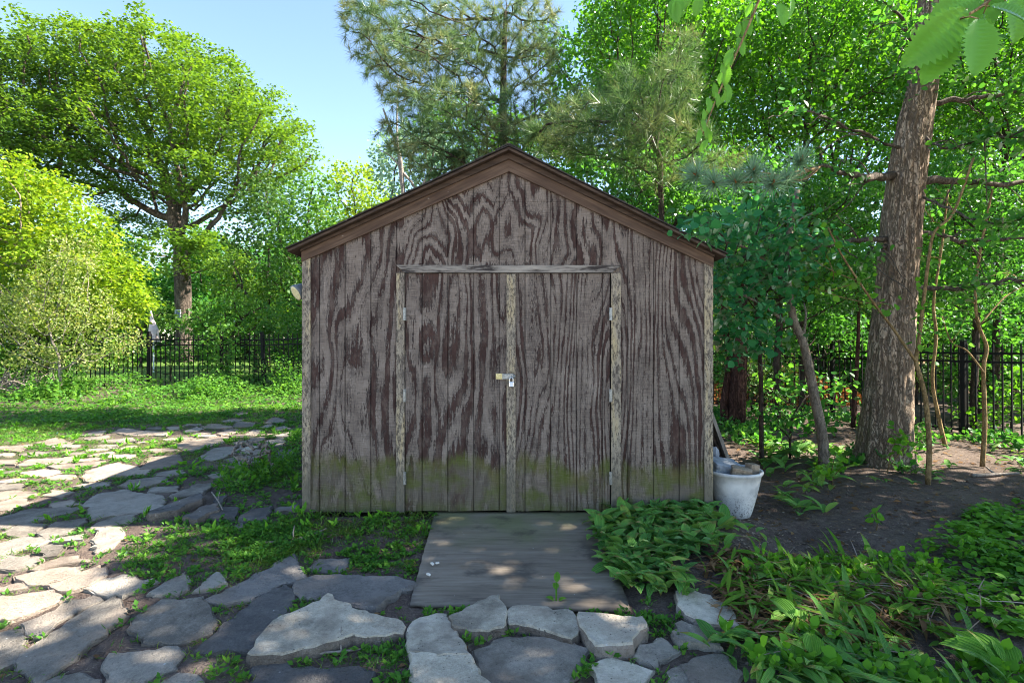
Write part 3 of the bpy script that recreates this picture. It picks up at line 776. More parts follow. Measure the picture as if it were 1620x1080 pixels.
# floodlight on the left wall
fl = empty('floodlight', (-1.66, SY + .12, 1.75), 'small grey floodlight with a yellowed lens on the left side of the shed', 'lamp')
ax = np.array([-.62, -.62, -.50]); ax /= np.linalg.norm(ax)
c0 = np.array([-1.665, SY + .16, 1.80])
prof = [(0, .018), (.012, .036), (.05, .052), (.10, .064), (.125, .068)]
m = MB(); m.tube([c0 + ax * a for a, b in prof], [b for a, b in prof], 24); m.obj('lamp_housing', M['lamp'], fl, smooth=True)
m = MB(); m.tube([c0 + ax * .1255, c0 + ax * .129], [.060, .052], 24); m.obj('lens', M['lens'], fl)
m = MB(); m.tube([c0, c0 + np.array([.02, .01, .02])], .016, 10); m.box(-1.648, -1.640, SY + .12, SY + .22, 1.76, 1.88); m.obj('mount', M['lamp'], fl)

# ------------------------------------------------------------------ plywood ramp
def ramp_board():
    y1, z1 = SY - .035, .012
    a = at(648, 962); b = at(998, 967)
    nx, ny = 24, 30; V = []; rng = np.random.default_rng(4)
    for j in range(ny + 1):
        t = j / ny
        for i in range(nx + 1):
            s = i / nx
            xa = a.x + (-.605 - a.x) * t; xb = b.x + (.655 - b.x) * t
            y = (a.y + (b.y - a.y) * s) * (1 - t) + y1 * t
            z = (a.z + .024) * (1 - t) + z1 * t + .006 * math.sin(s * 5 + t * 2) * math.sin(t * 3.1)
            x = xa + (xb - xa) * s
            if j == 0: y += .012 * math.sin(s * 40) * .4 + rng.uniform(-.006, .006)
            if i in (0, nx): x += rng.uniform(-.003, .003)
            V.append((x, y, z))
    V = np.array(V); W = V.copy(); W[:, 2] -= .019; n = len(V); r = nx + 1
    F = []
    for j in range(ny):
        for i in range(nx):
            q = j * r + i; F.append((q, q + 1, q + r + 1, q + r)); F.append((q + n, q + r + n, q + r + 1 + n, q + 1 + n))
    for i in range(nx): F.append((i, i + n, i + 1 + n, i + 1)); q = ny * r + i; F.append((q, q + 1, q + 1 + n, q + n))
    for j in range(ny): q = j * r; F.append((q, q + r, q + r + n, q + n)); q += nx; F.append((q, q + n, q + r + n, q + r))
    o = link_mesh('plywood_ramp', np_mesh('plywood_ramp', np.vstack([V, W]) - np.array([0, 3.1, 0]), np.array(F)), M['ramp'])
    o.location = (0, 3.1, 0)
    tag(o, 'grey weathered plywood sheet laid as a ramp at the shed doors', 'ramp')
ramp_board()

# ------------------------------------------------------------------ planter beside the shed
pc = np.array([1.835, 4.70]); pz = float(ground(*pc)) + .004
pot = empty('planter_pot', (pc[0], pc[1], pz), 'off-white tapered planter pot full of broken stone beside the right corner of the shed', 'planter')
prof = [(.0, .0), (.118, .0), (.128, .006), (.142, .05), (.172, .16), (.198, .28), (.210, .345), (.222, .352), (.226, .366), (.221, .378), (.206, .376), (.198, .34), (.185, .25)]
n = 56; a = np.arange(n) * 2 * np.pi / n
V = np.concatenate([np.stack([pc[0] + r * np.cos(a), pc[1] + r * np.sin(a), np.full(n, pz + z)], 1) for r, z in prof])
F = [(i * n + j, i * n + (j + 1) % n, (i + 1) * n + (j + 1) % n, (i + 1) * n + j) for i in range(len(prof) - 1) for j in range(n)]
obj('pot_body', V, np.array(F), M['pot'], pot, smooth=True)
V = np.vstack([[[pc[0], pc[1], pz + .27]], np.stack([pc[0] + .189 * np.cos(a), pc[1] + .189 * np.sin(a), np.full(n, pz + .262)], 1)])
obj('pot_fill', V, np.array([(0, 1 + j, 1 + (j + 1) % n) for j in range(n)]), M['soil'], pot)

def rock(name, c, dims, rot, mat, label, cat, seed, rough=.12, cuts=3, flat=.0):
    """angular stone: a box subdivided, roughened and turned"""
    rng = np.random.default_rng(seed)
    bm = bmesh.new(); bmesh.ops.create_cube(bm, size=1.0)
    bmesh.ops.bevel(bm, geom=bm.edges[:], offset=.08, segments=1, affect='EDGES')
    bmesh.ops.subdivide_edges(bm, edges=bm.edges[:], cuts=cuts, use_grid_fill=True)
    ph = rng.uniform(0, 6, 6)
    for v in bm.verts:
        p = v.co.copy()
        k = rough * (math.sin(p.y * 7 + ph[0]) * math.cos(p.z * 6 + ph[1]) + .5 * math.sin(p.x * 13 + ph[2] + p.z * 9)) * .5
        v.co = p * (1 + k) + Vector(rng.uniform(-1, 1, 3) * rough * .06)
        v.co.x *= 1 + .25 * p.y * math.sin(ph[3]); v.co.y *= 1 + .22 * p.x * math.sin(ph[4])
    Mx = Matrix.LocRotScale(None, None, Vector(dims))
    from mathutils import Euler
    bm.transform(Euler(rot).to_matrix().to_4x4() @ Mx)
    me = bpy.data.meshes.new(name); bm.to_mesh(me); bm.free()
    o = link_mesh(name, me, mat); o.location = [float(q) for q in c]
    return tag(o, label, cat)
rock('stone_slab', (pc[0] - .065, pc[1] + .03, pz + .385), (.27, .19, .105), (.25, .18, .3), M['slate'], 'blue-grey stone slab lying in the white planter', 'stone', 3)
rock('brick_piece', (pc[0] + .015, pc[1] - .115, pz + .375), (.15, .09, .075), (.1, .2, -.25), M['brick'], 'brown chunk of brick at the front of the white planter', 'brick', 4)
rock('brick_piece', (pc[0] + .135, pc[1] - .04, pz + .385), (.085, .085, .09), (.0, .1, .2), M['brick'], 'squarish tan block at the right rim of the white planter', 'brick', 5, .06)
# leaning board and the dark thing behind the pot
lb = MB()
x0 = XR + .02
P0 = [(x0 + .022, 4.96, 1.0), (x0 + .05, 4.96, 1.0), (x0 + .455, 4.96, -.1), (x0 + .42, 4.96, -.1)]
lb.add([(p[0], p[1] + dy, p[2]) for dy in (0, .12) for p in P0], [(0, 1, 2, 3), (7, 6, 5, 4), (0, 4, 5, 1), (1, 5, 6, 2), (2, 6, 7, 3), (3, 7, 4, 0)])
tag(lb.obj('leaning_board', M['board']), 'long grey board leaning on the right side wall of the shed', 'board')
lb = MB(); 
P0 = [(x0 - .005, 5.02, .96), (x0 + .018, 5.02, .96), (x0 + .415, 5.02, -.1), (x0 + .385, 5.02, -.1)]
lb.add([(p[0], p[1] + dy, p[2]) for dy in (0, .55) for p in P0], [(0, 1, 2, 3), (7, 6, 5, 4), (0, 4, 5, 1), (1, 5, 6, 2), (2, 6, 7, 3), (3, 7, 4, 0)])
tag(lb.obj('plywood_scrap', M['bark_dark']), 'wide dark panel leaning on the shed behind the thin board', 'panel')
rock('boulder', (x0 + .085, 4.93, .20), (.15, .17, .46), (0, .06, 0), M['slate'], 'rounded blue-grey stone standing between shed and leaning board', 'stone', 12, .2)
# ------------------------------------------------------------------ ground sheet
def in_poly(x, y, P):
    ins = np.zeros(len(x), bool)
    for i in range(len(P)):
        a, b = P[i], P[(i + 1) % len(P)]
        ins ^= ((a[1] > y) != (b[1] > y)) & (x < (b[0] - a[0]) * (y - a[1]) / (b[1] - a[1] + 1e-12) + a[0])
    return ins
def ground_sheet():
    def axis(lo, hi, fine_lo, fine_hi, step, grow=1.25):
        a = list(np.arange(fine_lo, fine_hi + 1e-6, step)); s = step
        while a[-1] < hi: s *= grow; a.append(a[-1] + s)
        s = step
        while a[0] > lo: s *= grow; a.insert(0, a[0] - s)
        return np.array(a)
    xs = axis(-320, 320, -8, 6.4, .055); ys = axis(-60, 420, 1.9, 12, .055)
    X, Y = np.meshgrid(xs, ys); Z = ground(X, Y)
    rng = np.random.default_rng(2)
    for f, a in ((3.7, .006), (8.3, .004), (17.0, .003), (31.0, .003)):
        ph = rng.uniform(0, 6, 4)
        Z = Z + a * np.sin(X * f + ph[0] + 1.3 * np.sin(Y * f * .6 + ph[1])) * np.sin(Y * f * .9 + ph[2]) * ((Y > 1.5) & (Y < 14))
    inside = (X > XL + .05) & (X < XR - .05) & (Y > 4.55) & (Y < 7.4)
    Z = np.where(inside, -.05, Z)
    onramp = (X > -.72) & (X < .72) & (Y > 3.05) & (Y < 4.6)
    Z = np.where(onramp, np.minimum(Z, -.085 * (4.5 - Y) - .022), Z)
    Z = np.where((np.abs(X - XA) < 1.72) & (Y > 4.30) & (Y <= 4.6), np.minimum(Z, -.012 - .04 * (Y > 4.47)), Z)
    for P, (c, co, h) in zip(POLYS, PLANES):
        Q = c + (P - c) * 1.04
        m = (X > Q[:, 0].min()) & (X < Q[:, 0].max()) & (Y > Q[:, 1].min()) & (Y < Q[:, 1].max())
        if not m.any(): continue
        x, y = X[m], Y[m]; ins = in_poly(x, y, Q)
        zl = co[2] + (np.c_[x, y] - c) @ co[:2] + min(h, .03) - .03
        Z[m] = np.where(ins, np.minimum(Z[m], zl), Z[m])
    V = np.stack([X, Y, Z], -1).reshape(-1, 3); n = len(xs)
    i = np.arange(len(ys) - 1)[:, None] * n; j = np.arange(n - 1)[None]
    F = np.stack([i + j, i + j + 1, i + j + n + 1, i + j + n], -1).reshape(-1, 4)
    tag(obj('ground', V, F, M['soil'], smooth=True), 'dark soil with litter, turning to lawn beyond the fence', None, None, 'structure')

# ------------------------------------------------------------------ flagstones, each traced and laid on the ground
STONES = [
 # (outline in photo pixels, height of its top above ground, material, label)
 ([(33,1040),(60,1072),(73,1067),(107,1044),(156,1004),(196,973),(187,958),(180,943),(169,947),(124,971),(84,999),(53,1020),(38,1029)],.035,'stone_grey','long pale grey flagstone, biggest of the slanting ones at the lower left'),
 ([(37,984),(44,1000),(69,1003),(93,982),(133,960),(158,949),(153,944),(107,946),(89,962)],.03,'stone_grey','narrow slanting flagstone along the upper edge of the long pale one'),
 ([(-35,1005),(0,999),(36,993),(42,1007),(34,1036),(-5,1057),(-40,1040)],.03,'stone_grey','flagstone cut by the left border, below the slanting narrow ones'),
 ([(-30,945),(51,936),(84,931),(93,940),(105,943),(67,960),(29,973),(-30,982)],.03,'stone_warm','wide flagstone at the left border with a faint sunlit band'),
 ([(27,909),(53,903),(96,897),(129,896),(120,907),(93,916),(51,925),(33,917)],.03,'stone_warm','brightly sunlit flagstone in the middle of the lit trio at left'),
 ([(73,924),(111,911),(156,893),(166,907),(142,922),(111,932),(93,931)],.03,'stone_warm','lower right stone of the sunlit trio at left, pointed upward right'),
 ([(49,900),(93,880),(124,878),(144,886),(111,890),(84,894),(60,901)],.025,'stone_warm','thin sunlit stone at the top of the lit trio at left'),
 ([(-20,930),(40,920),(49,927),(27,932),(-20,938)],.025,'stone_warm','thin sunlit sliver of stone at the left border beside the lit trio'),
 ([(-10,882),(36,877),(67,881),(53,892),(24,900),(0,898)],.03,'stone_grey','grey flagstone just above the sunlit trio at the left border'),
 ([(-25,880),(-20,865),(33,847),(84,849),(58,861),(0,877)],.03,'stone_grey','long grey flagstone sloping up right from the left border'),
 ([(60,864),(84,859),(104,862),(89,877),(67,879)],.025,'stone_grey','small square flagstone between two grass tufts above the lit trio'),
 ([(80,856),(100,848),(131,843),(129,852),(107,854)],.025,'stone_grey','thin wedge-shaped flagstone left of the upright pentagonal one'),
 ([(148,853),(155,835),(190,832),(196,842),(180,860),(153,870)],.035,'stone_grey','upright pentagonal flagstone with bare soil to its right'),
 ([(138,929),(156,918),(193,907),(207,909),(247,918),(222,928),(193,939),(164,938)],.03,'stone_grey','leaf-shaped light grey flagstone right of the sunlit trio'),
 ([(236,936),(262,918),(291,905),(299,915),(298,929),(280,940)],.035,'stone_grey','small grey triangular flagstone, left one of a pair of triangles'),
 ([(209,991),(220,973),(256,949),(318,944),(330,958),(341,980),(333,997),(312,1005),(276,1015),(240,1014)],.035,'stone_grey','big rounded grey flagstone streaked with sun bands'),
 ([(167,1049),(176,1031),(222,1029),(269,1021),(284,1026),(275,1053),(240,1067),(222,1077),(171,1078)],.035,'stone_grey','squarish grey flagstone under the rounded sun-streaked one'),
 ([(56,1082),(93,1067),(124,1062),(156,1073),(169,1095),(60,1100)],.03,'stone_grey','flagstone at the lower border beneath the long pale one'),
 ([(250,1095),(253,1080),(284,1064),(311,1064),(320,1073),(318,1095)],.03,'stone_grey','small flagstone at the lower border right of the squarish one'),
 ([(307,933),(324,916),(342,904),(356,909),(358,920),(329,929)],.035,'stone_grey','smallest triangular flagstone, right one of a pair of triangles'),
 ([(333,943),(364,927),(413,902),(460,878),(473,896),(478,913),(440,922),(400,944),(356,950)],.04,'stone_dark','long dark slate flagstone pointing up to the shed corner'),
 ([(318,1024),(351,989),(382,964),(409,942),(447,926),(462,936),(462,949),(453,962),(433,993),(402,1023),(373,1021),(347,1024)],.045,'stone_dark','big rough dark grey flagstone left of the pale raised triangle'),
 ([(404,1025),(422,998),(440,977),(476,962),(505,950),(519,941),(545,953),(580,970),(627,982),(631,988),(626,997),(590,1003),(570,1006),(553,1002),(530,1010),(500,1018),(470,1026),(440,1028),(410,1031)],.10,'stone_pale','big pale raised triangular slab with a thick broken edge'),
 ([(473,920),(480,917),(506,909),(547,910),(594,909),(620,909),(652,923),(622,936),(590,957),(570,956),(541,948),(517,938),(492,942),(473,935)],.055,'stone_dark','wide dark slab beside the left edge of the plywood ramp'),
 ([(490,897),(506,883),(551,883),(551,895),(537,904),(495,903)],.02,'stone_dark','small dark stone half sunk in grass above the wide dark slab'),
 ([(408,1045),(430,1040),(480,1053),(520,1055),(547,1053),(584,1058),(578,1090),(400,1095)],.035,'stone_dark','bluish dark flagstone at the lower border under the pale triangle'),
 ([(648,990),(665,977),(690,971),(707,970),(716,985),(733,1012),(741,1031),(700,1030),(651,1026),(646,1010)],.075,'stone_pale','upper piece of the cracked pale slab in front of the ramp'),
 ([(651,1028),(700,1033),(742,1034),(755,1055),(785,1100),(652,1100),(652,1050)],.075,'stone_pale','lower piece of the cracked pale slab, running out at the lower border'),
 ([(708,972),(746,954),(774,940),(791,937),(798,950),(804,970),(803,985),(798,991),(746,995),(718,989)],.105,'stone_pale','pale lichen-spotted wedge stone with its tip on the ramp edge'),
 ([(804,968),(815,957),(830,955),(867,959),(904,967),(911,976),(910,998),(900,1005),(885,1002),(863,996),(840,988),(811,986)],.095,'stone_pale','pale block in the middle of the row along the ramp end'),
 ([(912,966),(925,964),(955,966),(985,970),(1018,971),(1026,983),(1024,990),(1010,1001),(1003,1016),(965,1018),(940,1019),(926,1000),(913,980)],.12,'stone_pale','thick pale block at the right end of the row along the ramp'),
 ([(755,1026),(779,1019),(783,1011),(804,1007),(867,1011),(929,1022),(910,1048),(892,1082),(880,1100),(785,1100),(765,1060)],.045,'stone_grey','large smooth grey flagstone below the row of pale blocks'),
 ([(1012,1018),(1046,1007),(1074,1028),(1035,1054),(1005,1035)],.03,'stone_grey','small diamond-shaped grey stone right of the thick pale block'),
 ([(937,1056),(950,1044),(994,1044),(1031,1060),(1020,1076),(1000,1090),(950,1085)],.03,'stone_pale','flaking pale stone under the thick pale block'),
 ([(1071,935),(1090,931),(1124,941),(1155,959),(1168,985),(1157,986),(1114,980),(1087,968),(1074,954)],.09,'stone_pale','pale raised stone under drooping lily leaves'),
 ([(1068,985),(1079,980),(1127,996),(1140,1020),(1124,1017),(1079,1011),(1068,1004)],.06,'stone_grey','layered grey stone just below the one under lily leaves'),
 ([(1079,1048),(1105,1036),(1142,1033),(1174,1063),(1165,1080),(1100,1085)],.045,'stone_grey','rightmost grey stone near the lower border, beside a dry grass tuft'),
 ([(1055,1062),(1075,1052),(1105,1080),(1060,1092)],.03,'stone_grey','small stone at the lower border left of the dry grass tuft'),
 ([(231,808),(275,799),(318,778),(325,784),(280,806),(240,812)],.11,'stone_dark','long narrow edging stone set on edge'),
 ([(294,815),(323,799),(342,796),(345,803),(314,818)],.10,'stone_dark','tilted edging block right of the long narrow one'),
 ([(334,814),(351,800),(377,803),(370,816),(349,816)],.07,'stone_dark','rounded edging block between two tilted ones'),
 ([(381,818),(397,805),(429,800),(420,816),(394,819)],.07,'stone_dark','flat edging block nearest but one to the shed corner'),
 ([(438,803),(470,796),(472,804),(444,808)],.06,'stone_dark','edging block close to the left corner of the shed'),
 ([(370,831),(383,824),(385,832),(375,838)],.03,'stone_dark','fist-sized loose stone below the edging blocks'),
 ([(340,786),(358,783),(351,794),(344,794)],.06,'stone_dark','small upright stone above the rounded edging block'),
 ([(135,752),(144,743),(185,733),(200,734),(232,742),(222,750),(178,752),(148,760)],.025,'stone_warm','biggest fully sunlit flagstone of the far path, pinkish'),
 ([(192,766),(209,758),(257,753),(263,760),(222,770)],.03,'stone_grey','pale oval flagstone at the edge of shade below the big pinkish one'),
 ([(146,792),(157,783),(194,777),(248,783),(250,799),(222,807),(178,810),(152,816),(137,797)],.035,'stone_grey','broad grey flagstone with weed sprouts along its lower edge'),
 ([(143,836),(157,825),(178,818),(217,812),(207,823),(178,829)],.03,'stone_grey','slim flagstone between the broad grey one and the pentagonal one'),
 ([(-10,820),(52,805),(128,803),(104,810),(48,823),(-10,836)],.03,'stone_grey','long flat flagstone with a dark crack line at the left border'),
 ([(61,842),(89,825),(135,820),(120,833),(105,842),(75,848)],.03,'stone_grey','rhombic flagstone left of the slim one'),
 ([(0,842),(37,827),(72,827),(57,840),(30,848)],.03,'stone_grey','rhombic flagstone next to the left border'),
 ([(237,777),(241,770),(281,768),(278,775)],.025,'stone_grey','little flat stone behind two tall sprouts'),
 ([(273,781),(310,766),(334,764),(321,777),(277,786)],.035,'stone_grey','slanting stone right above the long narrow edging stone'),
 ([(327,753),(340,746),(355,749),(347,755)],.03,'stone_grey','small stone at the foot of the dark weed clump'),
 ([(316,721),(340,710),(377,705),(381,709),(351,723),(340,727)],.025,'stone_grey','wedge-shaped flagstone at the sunlight boundary'),
 ([(275,705),(301,696),(351,691),(366,696),(340,701),(307,711)],.025,'stone_warm','long flagstone half in sun near the far bend'),
 ([(383,710),(397,704),(407,706),(397,711)],.03,'stone_pale','small whitish cobble in the far path'),
 ([(359,727),(381,720),(407,721),(418,727),(388,734)],.025,'stone_grey','flagstone touching the dark weed clump from behind'),
 ([(425,730),(444,712),(468,711),(450,727)],.03,'stone_dark','dark stone beside the shed wall in the far path'),
 ([(370,699),(397,695),(403,699),(377,702)],.025,'stone_grey','thin flagstone just behind the whitish cobble'),
 ([(390,686),(401,679),(414,680),(407,686)],.025,'stone_grey','small square flagstone in the middle of the far path'),
 ([(346,684),(362,680),(377,683),(351,687)],.025,'stone_warm','slender flagstone left of the small square one'),
 ([(370,673),(377,667),(403,667),(399,675)],.03,'stone_grey','pale stone in the last but one row of the far path'),
 ([(420,668),(434,659),(453,664),(444,668)],.03,'stone_grey','farthest big pale stone next to the shed'),
 ([(433,688),(460,683),(458,688),(440,691)],.025,'stone_grey','flat oval stone near the shed wall'),
 ([(421,697),(449,692),(445,705),(427,703)],.025,'stone_grey','broad stone near the shed wall below the flat oval one'),
 ([(397,692),(421,690),(414,696),(400,696)],.025,'stone_grey','little stone left of the broad one near the shed wall'),
 ([(292,681),(310,675),(321,678),(301,684)],.025,'stone_grey','half-sunlit stone left of a bushy weed'),
 ([(433,677),(449,673),(459,677),(436,680)],.025,'stone_grey','thin stone near the shed wall above the flat oval one'),
 ([(366,653),(381,650),(394,653),(377,657)],.02,'stone_warm','single sunlit stone farthest away in the grass'),
 ([(412,675),(425,670),(436,673),(418,677)],.025,'stone_grey','small stone right of the last but one row'),
 ([(59,699),(89,693),(119,701),(78,704)],.02,'stone_warm','upper thin stone of the sun-dappled rows at left'),
 ([(-10,706),(46,703),(28,713),(-10,710)],.02,'stone_warm','stone at the left border in the top dappled row'),
 ([(33,733),(52,725),(93,724),(115,721),(104,731),(37,736)],.02,'stone_warm','long shadow-striped stone in the dappled rows'),
 ([(80,736),(120,732),(161,728),(148,737),(96,740)],.02,'stone_warm','thin stone directly left above the big pinkish one'),
 ([(-20,729),(31,726),(20,733),(-20,734)],.02,'stone_warm','bright strip of stone at the left border'),
 ([(33,747),(70,741),(96,746),(74,752),(46,753)],.02,'stone_warm','dappled stone left of the big pinkish one'),
 ([(-20,766),(35,764),(33,772),(-20,775)],.02,'stone_grey','shaded stone at the left border below the dappled rows'),
 ([(70,783),(89,774),(115,777),(100,784)],.02,'stone_warm','small sunlit stone with dry grass on its right'),
 ([(-10,795),(33,788),(48,794),(31,801),(-10,808)],.025,'stone_warm','half-lit stone at the left border above the cracked long one'),
 ([(81,796),(111,790),(126,797),(89,803)],.02,'stone_warm','half-lit stone touching the cracked long one'),
 ([(226,738),(241,723),(278,720),(289,729),(256,740)],.02,'stone_warm','sunlit stone right of the big pinkish one'),
 ([(137,720),(174,714),(187,717),(152,722)],.02,'stone_warm','thin stone in the middle of the dappled rows'),
 ([(148,707),(159,703),(185,703),(181,708)],.02,'stone_grey','small shaded stone with a sprout on its left'),
 ([(130,688),(148,682),(167,681),(159,687)],.02,'stone_grey','faint stone at the upper edge of the paving'),
 ([(181,683),(200,678),(226,680),(263,682),(256,687),(213,688)],.02,'stone_warm','longest stone of the uppermost paving row'),
 ([(265,675),(289,674),(278,679),(268,679)],.02,'stone_warm','small stone at the right end of the uppermost row'),
 ([(135,693),(167,688),(174,691),(144,696)],.02,'stone_grey','short stone below the faint one in the upper rows'),
 ([(185,709),(209,704),(218,705),(193,711)],.02,'stone_grey','thin shaded stone right of the one with a sprout'),
 ([(-20,718),(19,716),(17,720),(-20,722)],.02,'stone_warm','thin stone at the left border between two bright strips'),
]
PLANES = []
POLYS = []      # world outlines, for keeping weeds off the stones

def flagstone(out, h, mat, label, seed):
    rng = np.random.default_rng(seed)
    h *= .45 if h < .05 else .58
    P = [at(px, py, h) for px, py in out]
    P = np.array([(p.x, p.y) for p in P]); zg = np.array([float(ground(*p)) for p in P])
    a = .5 * np.sum(P[:, 0] * np.roll(P[:, 1], -1) - np.roll(P[:, 0], -1) * P[:, 1])
    if a < 0: P = P[::-1]; zg = zg[::-1]
    if h < .06: P = P.mean(0) + (P - P.mean(0)) * (1.12 if P[:, 1].mean() < 4.2 else 1.2)
    POLYS.append(P.copy())
    c = P.mean(0); zc = zg.mean()
    # plane fitted to the ground under the stone
    A = np.c_[P - c, np.ones(len(P))]; co = np.linalg.lstsq(A, zg, rcond=None)[0]
    top = lambda q: co[2] + (q - c) @ co[:2] + h
    PLANES.append((c, co, h))
    Q = []
    for i in range(len(P)):
        p, q = P[i], P[(i + 1) % len(P)]; L = np.linalg.norm(q - p); k = max(1, int(L / .035)); nrm = np.array([q[1] - p[1], p[0] - q[0]]) / max(L, 1e-6)
        for j in range(k):
            t = j / k; w = (0 if j == 0 else 1)
            Q.append(p + (q - p) * t + nrm * (rng.normal() * .008 + .012 * math.sin(7 * j / k + i * 2.1 + seed)) * w * min(1, L / .2))
    Q = np.array(Q); n = len(Q)
    # inward direction from smoothed normals
    tg = np.roll(Q, -1, 0) - np.roll(Q, 1, 0); inn = np.stack([-tg[:, 1], tg[:, 0]], 1); inn /= np.maximum(np.linalg.norm(inn, axis=1, keepdims=True), 1e-6)
    e = min(.02, .08 * math.sqrt(abs(a)))
    zt = np.array([top(q) for q in Q])
    rough = lambda s: rng.normal(size=n) * s
    rag = .5 if h > .06 else .15
    rings = []
    out_ = np.clip(rough(1), -1, 1) * h * rag * .35
    rings.append(np.c_[Q + inn * (.2 * e + out_[:, None] * .3), zt - h - .05])
    rings.append(np.c_[Q - inn * (abs(out_)[:, None] * .4), zt - h * .55 + rough(.003)])
    rings.append(np.c_[Q + inn * (.004 + abs(rough(.002))[:, None]), zt - .012 + rough(.002)])
    rings.append(np.c_[Q + inn * (e * .45 + abs(rough(.003))[:, None]), zt - .003 + rough(.0015)])
    V = np.vstack(rings); F = []
    for r_ in range(3):
        for i in range(n): F.append((r_ * n + i, r_ * n + (i + 1) % n, (r_ + 1) * n + (i + 1) % n, (r_ + 1) * n + i))
    m = bmesh.new(); vs = [m.verts.new(v) for v in V]
    for q, f in enumerate(F): m.faces.new([vs[i] for i in f]).material_index = 1 if q < 2 * n and h > .05 else 0
    cap = m.faces.new(vs[3 * n:])
    res = bmesh.ops.triangulate(m, faces=[cap], ngon_method='BEAUTY')
    capf = res['faces']
    cs = set(capf); ed = list({q for f in capf for q in f.edges if all(g in cs for g in q.link_faces)})
    r2 = bmesh.ops.subdivide_edges(m, edges=ed, cuts=2, use_grid_fill=False) if len(ed) < 400 else {'geom_inner': []}
    for g in r2['geom_inner']:
        if isinstance(g, bmesh.types.BMVert): g.co.z += rng.normal() * .0012
    bmesh.ops.triangulate(m, faces=[f for f in m.faces if len(f.verts) > 4])
    bmesh.ops.recalc_face_normals(m, faces=m.faces[:])
    for f in m.faces: f.smooth = True
    for q in m.edges:
        if len(q.link_faces) == 2 and q.calc_face_angle(0) > R(38): q.smooth = False
    o3 = np.array([c[0], c[1], zc])
    for v in m.verts: v.co -= Vector(o3)
    me = bpy.data.meshes.new('flagstone'); m.to_mesh(me); m.free()
    o = link_mesh('flagstone', me, M[mat]); me.materials.append(M['stone_side']); o.location = [float(v) for v in o3]
    return tag(o, label, 'flagstone', 'small filler stones' if label.startswith('small worn filler') else 'flagstones of the crazy paving')
for i, s in enumerate(STONES): flagstone(*s, 100 + i)

def off_stones(x, y, pad=0.0):
    ok = np.ones(len(x), bool)
    for P in POLYS:
        c = P.mean(0); Q = c + (P - c) * (1 + pad)
        lo, hi = Q.min(0), Q.max(0); m = ok & (x > lo[0]) & (x < hi[0]) & (y > lo[1]) & (y < hi[1])
        if not m.any(): continue
        ins = np.zeros(m.sum(), bool); xx, yy = x[m], y[m]
        for i in range(len(Q)):
            a, b = Q[i], Q[(i + 1) % len(Q)]
            cr = (a[1] > yy) != (b[1] > yy)
            xi = (b[0] - a[0]) * (yy - a[1]) / (b[1] - a[1] + 1e-12) + a[0]
            ins ^= cr & (xx < xi)
        k = np.where(m)[0]; ok[k[ins]] = False
    return ok

def filler_stones():
    rng = np.random.default_rng(77); n = 0
    R0 = [at(a, b)[:2] for a, b in ((-60, 850), (-60, 712), (150, 690), (380, 664), (455, 690), (440, 715), (300, 735), (235, 800), (140, 850))]
    R0 = np.array(R0); lo, hi = R0.min(0), R0.max(0)
    for _ in range(4000):
        q = rng.uniform(lo, hi)
        if not in_poly(q[:1], q[1:], R0)[0]: continue
        r = rng.uniform(.09, .19); t = np.linspace(0, 2 * np.pi, 7)[:6] + rng.uniform(-.3, .3, 6)
        rr = r * rng.uniform(.75, 1.15, 6); P = np.c_[q[0] + rr * 1.25 * np.cos(t), q[1] + rr * np.sin(t)]
        chk = np.vstack([P, q[None], q + (P - q) * 1.2])
        if not off_stones(chk[:, 0], chk[:, 1], .06).all(): continue
        px = [(810 + FPX * a / b, 540 + FPX * (CAM_H - .011 - float(ground(a, b))) / b) for a, b in P]
        flagstone(px, .024, ('stone_warm', 'stone_grey')[n % 2], 'small worn filler stone sunk between the bigger flagstones of the left path', 300 + n)
        n += 1
        if n >= 34: break
filler_stones()
ground_sheet()
# ------------------------------------------------------------------ trees on the left, far side of the fence
def trunk_line(px, d, ztop_py, n=6, lean=0.0, jitter=0.03, seed=0):
    rng = np.random.default_rng(seed)
    b = base_at(px, d); t = far(px + lean, ztop_py, d)
    return [b + (t - b) * i / n + np.array([rng.normal() * jitter, rng.normal() * jitter, 0]) * (0 < i) * (b[2] * 0 + (t[2] - b[2]) * .2) for i in range(n + 1)]

oak = tree('oak_tree', 'huge broad oak standing beyond the fence, its whole dark trunk in view', 'tree', 'trees beyond the left fence',
     trunk_line(292, 32, 395, 7, -4, .03, 1),
     [(150, 125, 105, 78, 32, 5), (262, 140, 125, 88, 32, 6), (370, 205, 98, 88, 32, 6), (448, 230, 48, 52, 31, 4), (200, 245, 120, 70, 31, 6),
      (335, 290, 92, 60, 31, 5), (300, 395, 78, 42, 29, 3), (120, 255, 90, 70, 31, 5), (420, 300, 50, 45, 32, 3), (230, 340, 70, 40, 34, 3)],
     4200, .62, dict(n=84, size=.20, spread=.76, flat=.45, up=.62, vary=.45), (M['bark_oak'], M['lf_oak']), 11, r0=.030, rmin=.035, rmax=.62, up=.05)
oak2 = tree('oak_tree', 'tall oak cut by the left border, its limbs above the yellow-green bush', 'tree', 'trees beyond the left fence',
     trunk_line(38, 28, 330, 7, 4, .03, 2),
     [(20, 120, 80, 78, 28, 4), (-50, 170, 90, 110, 28, 4), (70, 215, 80, 60, 28, 3), (0, 235, 70, 60, 27, 3), (60, 105, 60, 52, 28, 3)],
     2200, .55, dict(n=62, size=.185, spread=.7, flat=.45, up=.6, vary=.45), (M['bark_oak'], M['lf_oak2']), 12, r0=.028, rmin=.03, rmax=.45, up=.05)
